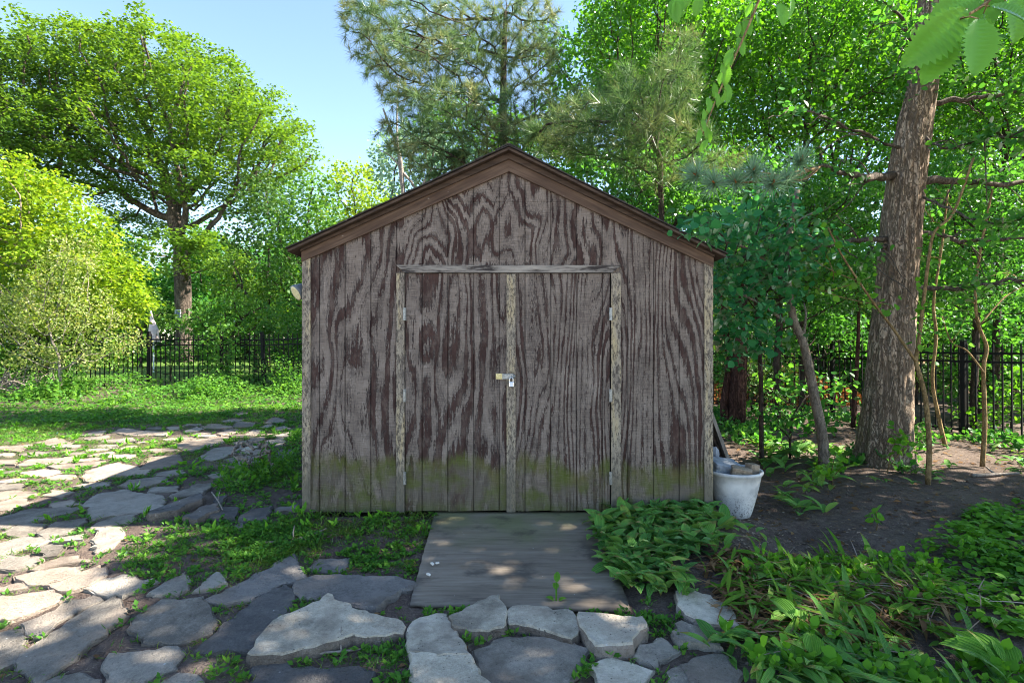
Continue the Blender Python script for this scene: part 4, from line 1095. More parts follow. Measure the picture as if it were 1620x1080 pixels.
tree('maple_bush', 'bright yellow-green bushy maple at the left border, in full sun', 'tree', None,
     trunk_line(70, 14.6, 500, 4, 0, .04, 3),
     [(40, 305, 60, 48, 15, 1.2), (95, 335, 48, 34, 15, 1.0), (140, 375, 40, 40, 15, 1.0), (100, 400, 70, 60, 14.8, 1.3), (20, 400, 80, 80, 15, 1.5), (190, 430, 40, 34, 15, .9), (170, 480, 56, 46, 15, 1.1), (215, 470, 30, 24, 15, .7), (90, 500, 120, 46, 15, 1.2), (-40, 330, 60, 80, 15, 1.4), (30, 262, 26, 14, 15, .5), (120, 300, 20, 14, 15, .4)],
     2600, .26, dict(n=52, size=.125, spread=.37, flat=.6, up=.55, vary=.5, tpl='low'), (M['bark_grey'], M['lf_yellow']), 13, r0=.009, rmin=.010, rmax=.11, up=.08)
tree('pale_shrub', 'shrub with tiny pale leaves and pinkish tips in front of the yellow-green maple', 'shrub', None,
     trunk_line(95, 12.8, 585, 2, 0, .04, 4),
     [(110, 420, 44, 60, 12.8, .6), (75, 480, 60, 60, 12.8, .7), (150, 500, 46, 46, 12.8, .6), (10, 500, 50, 50, 12.8, .7), (60, 560, 60, 30, 12.8, .6), (140, 560, 50, 26, 12.9, .6), (200, 540, 30, 26, 13, .5)],
     2600, .17, dict(n=26, size=.06, spread=.2, flat=.8, up=.4, vary=.6), (M['bark_pale'], M['lf_pale']), 14, r0=.0035, rmin=.0045, rmax=.05, up=.1)
shr = [
 ('evergreen_tree', 'dark dense evergreen right of the big oak', 'tree', trunk_line(425, 24, 470, 4, 0, .03, 5),
  [(418, 330, 42, 58, 24, 1.4), (400, 410, 48, 60, 24, 1.5), (452, 385, 42, 62, 24, 1.4), (440, 470, 52, 56, 24, 1.5)], 'lf_dark', 450, .5, 50, .16, .55),
 ('leafy_tree', 'rounded mid-green tree between the dark evergreen and the shed roof', 'tree', trunk_line(488, 21, 470, 4, 0, .03, 6),
  [(490, 315, 40, 42, 21, 1.2), (462, 360, 44, 46, 21, 1.3), (505, 385, 42, 60, 21, 1.3), (470, 440, 50, 60, 21, 1.3)], 'lf_mid', 420, .42, 48, .14, .5),
 ('golden_tree', 'yellowish tree rising behind the left slope of the shed roof', 'tree', trunk_line(560, 26, 430, 4, 0, .03, 7),
  [(560, 300, 48, 42, 26, 1.6), (592, 335, 50, 46, 26, 1.6), (535, 350, 44, 50, 26, 1.5), (575, 400, 60, 50, 26, 1.6)], 'lf_yellow', 420, .48, 46, .17, .55),
 ('round_bush', 'bright green bush at the foot of the big oak behind the fence', 'bush', trunk_line(360, 19, 560, 2, 0, .03, 8),
  [(375, 500, 62, 40, 19, 1.2), (330, 515, 50, 30, 19, 1), (420, 525, 45, 36, 19, 1)], 'lf_mid', 340, .33, 44, .10, .40),
 ('hanging_bush', 'drooping dark green bush between oak and evergreen above the fence', 'bush', trunk_line(405, 21, 520, 3, 0, .03, 9),
  [(372, 440, 40, 46, 22, 1.1), (420, 480, 38, 45, 21, 1)], 'lf_oak', 260, .36, 42, .12, .42),
 ('low_tree', 'small pale tree behind the fence just left of the oak trunk', 'tree', trunk_line(222, 25, 520, 3, 0, .03, 10),
  [(210, 490, 40, 40, 25, 1.5), (245, 505, 34, 26, 25, 1.3), (180, 500, 40, 36, 25, 1.4)], 'lf_oak2', 260, .42, 40, .13, .5),
 ('evergreen_tree', 'blue-grey evergreen behind the roof under the pine branches', 'tree', trunk_line(650, 17, 440, 5, 0, .03, 11),
  [(640, 260, 50, 60, 17, 1.3), (690, 250, 60, 50, 17, 1.3), (660, 330, 66, 60, 17, 1.4), (735, 280, 60, 50, 17, 1.3)], 'lf_pine2', 420, .40, 46, .13, .42),
 ('leafy_tree', 'sunlit green tree glimpsed behind the roof ridge', 'tree', trunk_line(770, 19, 420, 5, 0, .03, 12),
  [(720, 210, 70, 50, 19, 1.6), (800, 225, 70, 50, 19, 1.6), (870, 235, 60, 60, 19, 1.6), (780, 300, 90, 60, 19, 1.6)], 'lf_wood', 480, .42, 46, .14, .48),
]
for i, (nm, lb, ct, st, sp, mt, npt, D, nl, sz, spr) in enumerate(shr):
    tree(nm, lb, ct, 'trees and bushes behind the shed and fence', st, sp, npt * 3, D, dict(n=nl, size=sz * 1.1, spread=spr, flat=.65, up=.5, vary=.5), (M['bark_dark'], M[mt]), 30 + i, r0=.014, rmin=.016, rmax=.14, up=.08)
# bleached bare stems left of the ridge
bs = empty('bare_tree', base_at(640, 14), 'bleached bare tree with several pale stems behind the left roof slope', 'tree')
m = MB()
for pts, r in (([(655, 420), (640, 330), (634, 255), (622, 215), (606, 172)], .065), ([(640, 330), (632, 262), (628, 200), (630, 120)], .04), ([(634, 270), (652, 290), (668, 320)], .04), ([(645, 350), (672, 285), (690, 262)], .035), ([(632, 262), (615, 245), (598, 236)], .025)):
    P = smooth_path([far(a, b, 14) for a, b in pts], 5); m.tube(P, np.linspace(r, r * .35, len(P)), 8)
P = np.array([base_at(655, 14), far(655, 430, 14), far(655, 418, 14)]); m.tube(P, [.11, .08, .07], 8)
m.obj('trunk', M['bark_pale'], bs, smooth=True)

# far tree line: one kind, copied
ft = tree('far_tree', 'rounded tree of the distant tree line, hazy green', 'tree', 'distant tree line', [np.array([-60, 60, .3]), np.array([-60, 60, 1.6]), np.array([-60, 60, 3.0])],
     [(810 - 900, 470, 60, 42, 60, 4), (810 - 930, 490, 45, 30, 60, 3.5), (810 - 870, 495, 45, 28, 60, 3.5)], 240, 1.0, dict(n=60, size=.42, spread=1.1, flat=.7, up=.5, vary=.4), (M['bark_dark'], M['lf_mid']), 60, r0=.04, rmin=.05, rmax=.3)
rngf = random.Random(8)
for i in range(30):
    x = -70 + i * 5.0 + rngf.uniform(-2, 2)
    if -9 < x < 60 and i % 2: pass
    copy_thing(ft, None, (x, 58 + rngf.uniform(-12, 10), .2), rngf.uniform(0, 6), rngf.uniform(.85, 1.35))

wb = tree('woodland_bush', 'dense bush of the undergrowth deep behind the right fence', 'bush', 'undergrowth behind the fences', [np.array([14., 20, .1]), np.array([14., 20, .4]), np.array([14., 20, .7])],
     [(810 + 630, 480, 70, 62, 20, 1.4), (810 + 570, 510, 60, 46, 20, 1.3), (810 + 690, 505, 60, 50, 20, 1.3), (810 + 630, 420, 50, 50, 20, 1.2), (810 + 600, 570, 60, 30, 20, 1.2), (810 + 670, 572, 60, 30, 20, 1.2)], 900, .36, dict(n=40, size=.16, spread=.42, flat=.75, up=.5, vary=.5), (M['bark_dark'], M['lf_wood2']), 61, r0=.012, rmin=.014, rmax=.1)
for x, y, sc in ((3.5, 22, 1.1), (7.5, 21, 1.0), (10.5, 19.5, 1.2), (17.5, 19, 1.2), (13, 15.5, .9), (16, 14.5, 1.1), (12.2, 11.5, .9), (15, 11, 1.0), (9.5, 16, .8), (20, 23, 1.5), (6, 26, 1.5), (13, 26, 1.6), (0, 27, 1.5)):
    copy_thing(wb, None, (x, y, -.05), x * 2.1 + y, sc)
for x, y, sc in ((-19, 36, 1.6), (-14, 38, 1.7), (-24, 34, 1.6), (-9, 33, 1.5), (-30, 37, 1.9), (-35, 40, 2.0), (-5, 36, 1.7), (-21.5, 39, 1.9), (-16.5, 35.5, 1.5), (-27, 38, 1.9), (-11.5, 37, 1.7), (-32, 36, 1.6), (-39, 38, 1.9), (-7, 38, 1.8)):
    copy_thing(wb, 'dense bush at the far end of the sunlit lawn', (x, y, .1), x * 2.1 + y, sc)

# ------------------------------------------------------------------ pine above the shed
def needles(name, tips, dirs, mat, root, rng, n=46, L=.14, wid=1.0, spread=.75, run=.10):
    """tufts of long needles around each shoot tip"""
    m = len(tips) * n
    T = np.repeat(tips, n, 0); Dr = np.repeat(dirs / np.linalg.norm(dirs, axis=1, keepdims=True), n, 0)
    back = rng.random((m, 1)) * run
    ax = Dr * rng.uniform(.25, 1.0, (m, 1)) + rsph(m, rng) * spread
    V, F = instance(leaf_tpl('needle'), T - Dr * back, ax, rsph(m, rng), L * rng.uniform(.7, 1.15, m), np.full(m, .55 * wid))
    return V, F

def pine(name, label, start, spec, npts, D, seed, extra=(), L=.15, n=50, r0=.006, rmax=.2, mat='lf_pine', wid=1.0, thick=1.5):
    rng = np.random.default_rng(seed)
    pts = lobes(spec, npts, rng)
    N, par = colonize(start, pts, D, 1e9, D * 1.0, .06, rng)
    r, kids = radii(N, par, r0, 2.4, rmax=rmax)
    root = empty(name, start[0], label, 'tree')
    V, F = limb_mesh(N, par, r, kids, r0 * .8, 6)
    obj('trunk', V, F, M['bark_dark'], root, smooth=True)
    tip = np.array([i for i in range(1, len(N)) if r[i] < r0 * thick])
    dirs = N[tip] - N[par[tip]] + np.array([0, 0, .02])
    V, F = needles('crown', N[tip], dirs, M[mat], root, rng, n, L, wid)
    obj('crown', V, F, M[mat], root)
    return root, N, par, r
b = base_at(796, 10.6)
pine('pine_tree', 'tall pine with open needle branches rising behind the shed ridge', [b, b + [0, 0, 1.5], far(798, 380, 10.6), far(797, 300, 10.6), far(797, 230, 10.6), far(796, 160, 10.6), far(797, 90, 10.6), far(800, 20, 10.6), far(800, -60, 10.6)],
     [(600, 55, 62, 48, 10, 1.2), (590, 20, 50, 28, 10, 1), (680, 40, 80, 42, 10.6, 1.3), (640, 120, 60, 44, 10, 1.2), (720, 120, 70, 45, 10.3, 1.2), (800, 60, 50, 75, 10.6, .9), (850, 45, 42, 45, 10.6, 1), (855, 110, 42, 34, 10.4, 1),
      (700, 175, 95, 36, 9.8, 1.0), (800, 180, 80, 36, 9.8, 1.0), (880, 190, 60, 34, 9.8, .9), (640, 220, 45, 30, 10, .9), (720, 60, 60, 60, 10.3, 1.0), (760, 200, 120, 50, 9.6, .9), (690, 250, 60, 34, 9.8, .8), (860, 215, 80, 30, 9.4, .8), (930, 170, 60, 34, 9.6, .8)],
     5200, .17, 71, L=.20, n=48, r0=.0065, rmax=.085, wid=1.15)
b = base_at(1050, 8.3)
pine('pine_tree', 'pine whose brownish branches reach over the right roof slope', [b, b + [0, 0, 1.6], far(1046, 330, 8.2), far(1044, 250, 8.1)],
     [(950, 200, 90, 40, 7.6, .9), (1045, 160, 60, 50, 7.6, .9), (1030, 225, 90, 30, 7.4, .8), (890, 220, 60, 24, 7.8, .8), (1075, 90, 34, 44, 7.8, .6), (1130, 255, 60, 16, 7.4, .5), (990, 130, 30, 30, 7.6, .5), (1045, 275, 44, 22, 7.9, .5), (1000, 262, 44, 20, 7.8, .5)],
     2200, .15, 72, L=.20, n=36, r0=.0055, rmax=.04, wid=1.1, mat='lf_pine3')

# ------------------------------------------------------------------ woods on the right
WOOD = [
 # name, label, base px, depth, top py, lobes, mat, npts, D, n, size, spread
 ('maple_tree', 'tall backlit maple right of the pine, its bright leaves against the sky', 1005, 10.5, 330,
  [(985, 60, 70, 80, 10, 1.3), (1060, 20, 90, 70, 10, 1.4), (1010, 150, 80, 50, 10.2, 1.2), (1110, 90, 90, 80, 10.2, 1.4), (1080, 200, 90, 60, 10.2, 1.2), (960, 10, 40, 50, 10, 1)], 'lf_wood', 900, .24, 42, .105, .30),
 ('maple_tree', 'backlit maple crown filling the upper right beyond the big trunk', 1270, 10.8, 330,
  [(1230, 60, 100, 80, 10.4, 1.4), (1340, 40, 100, 80, 10.4, 1.4), (1250, 170, 90, 70, 10.4, 1.3), (1360, 150, 90, 70, 10.6, 1.3)], 'lf_wood', 900, .24, 42, .105, .30),
 ('maple_tree', 'backlit maple at the right border behind bare grey twigs', 1575, 10.2, 330,
  [(1520, 60, 90, 80, 10, 1.4), (1620, 60, 90, 90, 10, 1.4), (1530, 180, 90, 70, 10, 1.3), (1630, 200, 80, 80, 10, 1.3)], 'lf_wood', 850, .24, 42, .10, .30),
 ('understory_tree', 'shaded small tree with fine leaves left of the big conifer trunk', 1230, 10.0, 420,
  [(1200, 300, 90, 60, 9.6, 1.1), (1310, 330, 80, 60, 9.8, 1.1), (1250, 410, 90, 60, 9.8, 1.1), (1150, 390, 60, 60, 9.6, 1), (1320, 450, 70, 50, 9.8, 1)], 'lf_wood2', 800, .20, 34, .085, .25),
 ('understory_tree', 'shaded small tree with fine leaves right of the big conifer trunk', 1540, 9.6, 420,
  [(1520, 300, 80, 60, 9.2, 1), (1610, 330, 80, 70, 9.2, 1), (1540, 410, 80, 60, 9.2, 1), (1620, 450, 70, 60, 9, 1), (1490, 470, 50, 40, 9.2, .9)], 'lf_wood2', 800, .20, 34, .08, .25),
 ('leafy_tree', 'green tree close behind the right roof slope', 1060, 9.2, 400,
  [(1000, 270, 80, 40, 9, .9), (1090, 300, 80, 55, 9, .9), (1130, 370, 60, 70, 9, .9), (1050, 330, 60, 50, 9, .9)], 'lf_wood2', 520, .20, 38, .09, .26),
 ('woodland_tree', 'light-flooded tree deep in the woods above the right roof slope', 1040, 16, 400,
  [(960, 120, 130, 110, 16, 2), (1080, 60, 140, 120, 16, 2), (1040, 260, 150, 110, 16, 2), (1130, 400, 120, 110, 16, 2)], 'lf_wood', 620, .42, 46, .16, .5),
 ('woodland_tree', 'light-flooded tree deep in the woods left of the big trunk', 1300, 17, 400,
  [(1250, 100, 140, 120, 17, 2), (1340, 40, 120, 110, 17, 2), (1280, 270, 140, 110, 17, 2), (1300, 420, 140, 100, 17, 2)], 'lf_wood', 620, .42, 46, .16, .5),
 ('woodland_tree', 'light-flooded tree deep in the woods at the right border', 1560, 16, 400,
  [(1500, 100, 130, 120, 16, 2), (1630, 100, 130, 140, 16, 2), (1530, 280, 130, 110, 16, 2), (1620, 400, 130, 110, 16, 2), (1480, 430, 100, 90, 16, 1.8)], 'lf_wood', 640, .42, 46, .16, .5),
]
for i, (nm, lb, px, d, tp, sp, mt, npt, D, nl, sz, spr) in enumerate(WOOD):
    wt = tree(nm, lb, 'tree', 'trees of the woods on the right', trunk_line(px, d, tp, 5, 6, .03, 40 + i), sp, npt * 3, D, dict(n=int(nl * 1.3), size=sz * .86, spread=spr, flat=.7, up=.45, vary=.6, tpl='low' if sz < .12 else 'diamond'),
         (M['bark_dark'], M[mt]), 80 + i, r0=.006 if d < 12 else .012, rmin=.007, rmax=.09 if d < 12 else .16, up=.08)
    if d > 12:
        copy_thing(wt, lb.replace('light-flooded tree deep in the woods', 'pale green tree at the far back of the woods'), (wt.location.x * 1.3 + 1.2, d + 6.5, .0), 2.0 + i, 1.25)
# unseen tree right of the picture, crown shaped to shade foreground, ramp and soil
sh = tree('shade_tree', 'unseen large-leaved tree beyond the right border, its crown shaped to shade the foreground', 'tree', None,
     [np.array([6.6, 3.0, -.3]), np.array([6.5, 3.0, 1.5]), np.array([6.4, 2.9, 3.2]), np.array([6.2, 2.8, 4.6])],
     [(810 + 900 * 6.1 / 2.2, 540 - 900 * 4.2 / 2.2, 1050, 600, 2.2, 1.9), (810 + 900 * 7.0 / 4.4, 540 - 900 * 4.7 / 4.4, 460, 330, 4.4, 1.6), (810 + 900 * 6.8 / .6, 540 - 900 * 4.0 / .6, 3000, 2200, .6, 1.6),
      (810 + 900 * 8.4 / 5.6, 540 - 900 * 4.3 / 5.6, 300, 360, 5.6, 1.4), (810 + 900 * 9.8 / 5.4, 540 - 900 * 4.2 / 5.4, 330, 420, 5.4, 1.5), (810 + 900 * 8.8 / 3.6, 540 - 900 * 4.3 / 3.6, 500, 560, 3.6, 1.4), (810 + 900 * 6.3 / 4.3, 540 - 900 * 3.9 / 4.3, 330, 200, 4.3, 1.0), (810 + 900 * 7.6 / 4.8, 540 - 900 * 5.4 / 4.8, 330, 200, 4.8, 1.0)],
     3200, .34, dict(n=44, size=.16, spread=.42, flat=.6, up=.55, vary=.4, tpl='low'), (M['bark_grey'], M['lf_wood']), 99, r0=.009, rmin=.010, rmax=.16)
# ------------------------------------------------------------------ iron fences
def fence(name, label, cat, A, B, posts, hgt, step=.118, rails=(0.08, -.29, -.16), group=None, lock=None):
    """A, B: ends on plan; posts: distances from A; one mesh per picket, rail and post"""
    A = np.array(A, float); B = np.array(B, float); L = np.linalg.norm(B - A); u = (B - A) / L; nrm = np.array([-u[1], u[0]])
    root = empty(name, (A[0], A[1], float(ground(*A))), label, cat, group)
    rot = math.atan2(u[1], u[0])
    def local_box(x0, x1, y0, y1, z0, z1, nm, bev=0, extra=None):
        m = MB(); m.box(x0, x1, y0, y1, z0, z1, bev)
        if extra: extra(m)
        return link_mesh(nm, m.mesh(nm), M['iron'], root)
    root.rotation_euler = (0, 0, rot)
    zb = float(ground(*B)) - root.location.z
    if abs(zb) > .01: root.rotation_euler = (0, -math.atan2(zb, L), rot)
    for z in rails:
        zz = hgt + z if z < 0 else z
        local_box(-.02, L + .02, -.014, .014, zz - .016, zz + .016, 'rail')
    p0 = None; n = int(L / step)
    for i in range(n):
        s = (i + .5) * L / n
        if any(abs(s - q) < .05 for q in posts): continue
        if p0 is None:
            def tip(m):
                m.add([(-.009, -.009, hgt - .03), (.009, -.009, hgt - .03), (.009, .009, hgt - .03), (-.009, .009, hgt - .03), (0, 0, hgt)], [(0, 1, 4), (1, 2, 4), (2, 3, 4), (3, 0, 4)])
            p0 = local_box(-.009, .009, -.009, .009, .02, hgt - .0305, 'picket', extra=tip); p0.location.x = s
        else:
            c = p0.copy(); COL.objects.link(c); c.location.x = s
    q0 = None
    for q in posts:
        if q0 is None:
            def cap(m): m.box(-.04, .04, -.04, .04, hgt + .031, hgt + .05, .006)
            q0 = local_box(-.033, .033, -.033, .033, -.25, hgt + .03, 'post', .003, cap); q0.location.x = q
        else:
            c = q0.copy(); COL.objects.link(c); c.location.x = q
    if lock is not None: local_box(lock - .05, lock + .05, -.07, -.035, hgt * .55, hgt * .66, 'latch', .004)
    return root
gx = lambda px, d: (px - 810) / FPX * d
D1 = 14.4
fence('iron_fence', 'black iron picket fence overgrown with weeds left of the gate', 'fence', (gx(-60, D1), D1), (gx(413, D1), D1),
      [gx(q, D1) - gx(-60, D1) for q in (-20, 105, 235, 350)], 1.42)
fence('iron_gate', 'black iron gate with a latch post next to the shed', 'gate', (gx(418, D1), D1 - .02), (gx(500, D1), D1 - .02), [.0, 1.25], 1.42, lock=.02)
rf_ = fence('iron_fence', 'black iron picket fence running along the woods behind the big trunk', 'fence', (5.45, 13.4), (8.6, 4.95), [.05, 2.4, 4.75, 7.1], 1.45)
# its hidden run behind the shed back to the gate, one part
m = MB(); A_ = np.array([gx(503, D1), D1]); B_ = np.array([5.40, 13.42]); L_ = np.linalg.norm(B_ - A_); zz_ = float(ground(5.45, 13.4))
for i in range(int(L_ / .118)): m.box(i * .118 + .05, i * .118 + .068, -.009, .009, .02, 1.45)
for z in (.08, 1.16, 1.29): m.box(0, L_, -.0135, .0135, z - .016, z + .016)
for q in (2.2, 4.6, 7.0, 9.4): m.box(q - .033, q + .033, -.033, .033, -.2, 1.48)
me = m.mesh('pickets'); me.transform(Matrix.Translation((A_[0], A_[1], zz_)) @ Matrix.Rotation(math.atan2(B_[1] - A_[1], B_[0] - A_[0]), 4, 'Z'))
bpy.context.view_layer.update(); me.transform(rf_.matrix_world.inverted())
tag(link_mesh('pickets', me, M['iron'], rf_), kind='stuff')

# ------------------------------------------------------------------ big conifer trunk on the right
DB = 6.8
def big_trunk():
    c = [(1400, 760), (1400, 735), (1401, 700), (1404, 640), (1409, 560), (1416, 480), (1424, 380), (1434, 280), (1447, 200), (1459, 140), (1468, 60), (1474, -20), (1480, -140), (1486, -300)]
    w = [122, 104, 92, 82, 76, 70, 68, 63, 57, 50, 46, 42, 36, 26]
    P = smooth_path([far(a, b, DB) for a, b in c], 14)
    rad = np.interp(np.linspace(0, 1, len(P)), np.linspace(0, 1, len(w)), np.array(w) * .41 * DB / FPX)
    n = 96
    V, F, _ = tube_np(P, rad, n)
    V = V.reshape(len(P), n, 3); C = P[:, None]
    a = np.arange(n)[None] * 2 * np.pi / n; s = np.cumsum(np.r_[0, np.linalg.norm(np.diff(P, axis=0), axis=1)])[:, None]
    rng = np.random.default_rng(3)
    h = np.zeros((len(P), n))
    for k in range(26):
        f = rng.integers(5, 22); g = rng.uniform(1.0, 7); ph = rng.uniform(0, 6, 2)
        h += np.sin(a * f + ph[0] + 1.4 * np.sin(s * g + ph[1])) * np.sin(s * g * 1.3 + ph[1] + .5 * np.sin(a * 3)) / 26 ** .5
    h = np.clip(h, -1.0, .75) * .016
    flare = np.exp(-s / .28) * (.055 + .07 * np.sin(a * 5 + 1) + .03 * np.sin(a * 9))
    d = (V - C); d /= np.linalg.norm(d, axis=2, keepdims=True)
    V = V + d * (h * np.clip(rad[:, None] / .2, .5, 1) + flare)[..., None]
    root = empty('conifer_tree', P[2], 'big leaning conifer with thick fissured trunk and bare dead branches by the right fence', 'tree')
    obj('trunk', V.reshape(-1, 3), F, M['bark_big'], root, smooth=True)
    br = [([(1412, 278), (1372, 281), (1338, 274), (1300, 262)], .055, 1.0, .7), ([(1456, 286), (1530, 287), (1600, 292), (1700, 288)], .05, .2, -.3), ([(1468, 165), (1530, 157), (1600, 147), (1700, 132)], .035, .1, .2),
          ([(1402, 378), (1340, 382), (1290, 392), (1240, 405)], .035, .2, .4), ([(1452, 366), (1530, 380), (1600, 376), (1700, 382)], .03, .1, .3), ([(1444, 456), (1510, 456), (1580, 446), (1690, 440)], .032, .3, .5),
          ([(1400, 390), (1378, 396), (1366, 412)], .03, .35, .4), ([(1470, 100), (1440, 60), (1420, 20), (1370, -10)], .03, .2, .6), ([(1476, 60), (1530, 20), (1600, -20)], .03, .2, .3),
          ([(1440, 300), (1500, 330), (1560, 350), (1640, 345)], .018, .4, 1.0), ([(1425, 235), (1350, 205), (1290, 180), (1240, 172)], .02, .5, .9), ([(1450, 210), (1500, 235), (1570, 215), (1650, 222)], .018, .5, 1.0)]
    rngb = random.Random(6); BR = []
    for pts, r, d0, d1 in br:
        m = MB()
        ds = np.linspace(DB - .05, DB - .05 - d1, len(pts))
        P = smooth_path([far(a, b, q) for (a, b), q in zip(pts, ds)], 6)
        P += np.array([[0, 0, rngb.gauss(0, .012)] for _ in P]) * (np.arange(len(P)) > 1)[:, None]
        m.tube(P, np.linspace(r, r * .32, len(P)), 8)
        for _ in range(5):
            i = rngb.randrange(3, len(P)); q = P[i]; L = rngb.uniform(.25, .8)
            dv = np.array([rngb.uniform(-.5, .5) + (P[-1][0] - P[0][0]) * .4, rngb.uniform(-.6, .4), rngb.uniform(-.5, .35)]); dv /= np.linalg.norm(dv)
            T = smooth_path([q, q + dv * L * .4 + np.array([0, 0, rngb.uniform(-.05, .08)]), q + dv * L * .75, q + dv * L + np.array([0, 0, rngb.uniform(-.12, .05)])], 4)
            m.tube(T, np.linspace(.009, .003, len(T)), 5)
        m.obj('branch', M['bark_mid'], root, smooth=True); BR.append(P)
    rg = np.random.default_rng(15); C = np.vstack([P[6:] for P in BR]); n = 760
    tp_ = np.vstack([C[rg.integers(len(C), size=60)], [far(1470 + rg.normal() * 45, 30 + rg.normal() * 55, 6.35 + rg.normal() * .2) for _ in range(34)]]); n = 1500; q = tp_[rg.integers(len(tp_), size=n)] + rsph(n, rg) * .22 * rg.random((n, 1)) + np.array([0, -.05, 0])
    ax, nr = leaf_frames(n, .5, rg); V, F = instance(leaf_tpl('round'), q, ax, nr, .075 * rg.uniform(.6, 1.25, n)); obj('foliage', V, F, M['lf_wood2'], root)
    # sprig with long needle bursts and orange buds
    rng = np.random.default_rng(9)
    tuft = np.array([far(1266, 254, 4.75), far(1192, 271, 4.6), far(1163, 287, 4.65), far(1128, 289, 4.6), far(1222, 290, 4.9), far(1100, 276, 4.7), far(1245, 283, 5.0)])
    hub = far(1300, 262, 6.05); m = MB()
    for q in tuft:
        T = smooth_path([hub, hub * .5 + q * .5 + np.array([0, 0, -.07]), q], 6); m.tube(T, np.linspace(.011, .006, len(T)), 6)
    sp = m.obj('sprig', M['bark_yellow'], root, smooth=True)
    dirs = np.array([[-.1, -.7, .3], [-.2, -.8, .2], [-.4, -.6, .1], [-.6, -.5, .2], [-.3, -.7, -.1], [-.6, -.4, .3], [-.2, -.6, .3]])
    V, F = needles('n', tuft, dirs, None, None, rng, 200, .19, 1.5, 1.0, .05)
    subobj('needles', V, F, M['lf_pine2'], root, sp)
    m = MB()
    for q, dv in zip(tuft, dirs):
        for k in range(4):
            o = q + np.array([rngb.gauss(0, .008), -.012, rngb.gauss(0, .008)]); dd = dv / np.linalg.norm(dv)
            m.tube([o, o + dd * .012, o + dd * .028], [.006, .0075, .002], 6)
    m.obj('bud', M['bud'], root, sp)
big_trunk()

# ------------------------------------------------------------------ small stems
def stem_thing(name, label, cat, px_paths, d, r0, mat, leaf=None, seed=0, twigs=0, group=None):
    """stems through photo points at depth d (list of (points, start radius, depth shift)), with leaves along the upper part"""
    rng = np.random.default_rng(seed); m = MB(); allP = []
    for pts, r, dd in px_paths:
        P = smooth_path([far(a, b, d + dd * i / max(1, len(pts) - 1)) for i, (a, b) in enumerate(pts)], 5)
        m.tube(P, np.linspace(r, r * .45, len(P)), 8); allP.append(P)
    for _ in range(twigs):
        P = allP[rng.integers(len(allP))]; q = P[rng.integers(len(P) // 3, len(P))]
        dv = rsph(1, rng)[0] * np.array([1, .7, .6]) + np.array([0, 0, .35]); L = rng.uniform(.2, .55)
        T = smooth_path([q, q + dv * L * .5, q + dv * L + np.array([0, 0, rng.uniform(-.1, .1)])], 4); m.tube(T, np.linspace(.006, .0025, len(T)), 5); allP.append(T)
    base = allP[0][0]
    root = empty(name, base, label, cat, group)
    m.obj('stem', M[mat], root, smooth=True)
    if leaf:
        C = np.vstack([P[len(P) // 2:] for P in allP]); n = leaf['n']
        q = C[rng.integers(len(C), size=n)] + rsph(n, rng) * leaf['spread'] * rng.random((n, 1))
        ax, nr = leaf_frames(n, leaf.get('up', .5), rng)
        V, F = instance(leaf_tpl('round'), q, ax, nr, leaf['size'] * rng.uniform(.6, 1.2, n)); obj('foliage', V, F, M[leaf['mat']], root)
    return root
stem_thing('young_tree', 'slim grey young tree with a crooked stem left of the big conifer', 'tree',
    [([(1304, 748), (1301, 690), (1289, 630), (1279, 578), (1270, 540), (1257, 510), (1249, 468), (1245, 425), (1249, 361), (1262, 300)], .062, -.2), ([(1259, 520), (1230, 500), (1202, 480), (1170, 465)], .02, -.5),
     ([(1248, 460), (1223, 425), (1185, 395), (1140, 380)], .024, -.8), ([(1270, 540), (1275, 500), (1272, 480)], .018, .2), ([(1249, 380), (1262, 350), (1300, 330)], .014, .4)], 6.4, .06, 'bark_grey', None, 1, 10)
tree('buckthorn', 'cool green round-leaved shrub tree overhanging the right eave of the shed', 'tree', None,
     [base_at(1205, 6.9), far(1204, 600, 6.9), far(1200, 520, 6.8), far(1195, 470, 6.6), far(1190, 440, 6.3)],
     [(1190, 400, 62, 46, 6.0, .55), (1140, 385, 46, 44, 5.6, .5), (1180, 470, 58, 56, 6.1, .5), (1235, 430, 46, 60, 6.2, .5), (1165, 530, 40, 42, 6.1, .4), (1275, 385, 46, 44, 6.3, .5), (1210, 540, 40, 40, 6.2, .4), (1092, 368, 40, 15, 4.15, .12), (1126, 386, 26, 16, 4.2, .12), (1120, 350, 44, 26, 4.9, .35), (1140, 430, 30, 60, 5.6, .4), (1150, 480, 30, 50, 5.7, .4), (1210, 340, 60, 40, 6.2, .5)],
     2600, .14, dict(n=10, size=.088, spread=.17, flat=.8, up=.5, vary=.6, tpl='round'), (M['bark_dark'], M['lf_teal']), 120, r0=.0035, rmin=.004, rmax=.035, up=.05)
stem_thing('sapling', 'tan forked sapling in front of the big conifer, nearest to the camera', 'sapling',
    [([(1468, 766), (1470, 702), (1464, 630), (1453, 587), (1449, 570), (1453, 544), (1462, 468), (1470, 404), (1479, 366), (1509, 335), (1540, 250)], .026, 0), ([(1451, 575), (1415, 523), (1377, 472), (1332, 404), (1310, 360)], .016, -.2)], 5.85, .03, 'bark_yellow',
    dict(n=120, size=.08, spread=.16, mat='lf_bright'), 2, 9, 'tan saplings along the right fence')
stem_thing('sapling', 'thin bent tan sapling right behind the forked one', 'sapling', [([(1497, 712), (1484, 655), (1475, 600), (1481, 532), (1477, 476), (1490, 390), (1500, 300)], .028, .2)], 7.8, .03, 'bark_yellow', dict(n=60, size=.075, spread=.3, mat='lf_wood2'), 3, 7, 'tan saplings along the right fence')
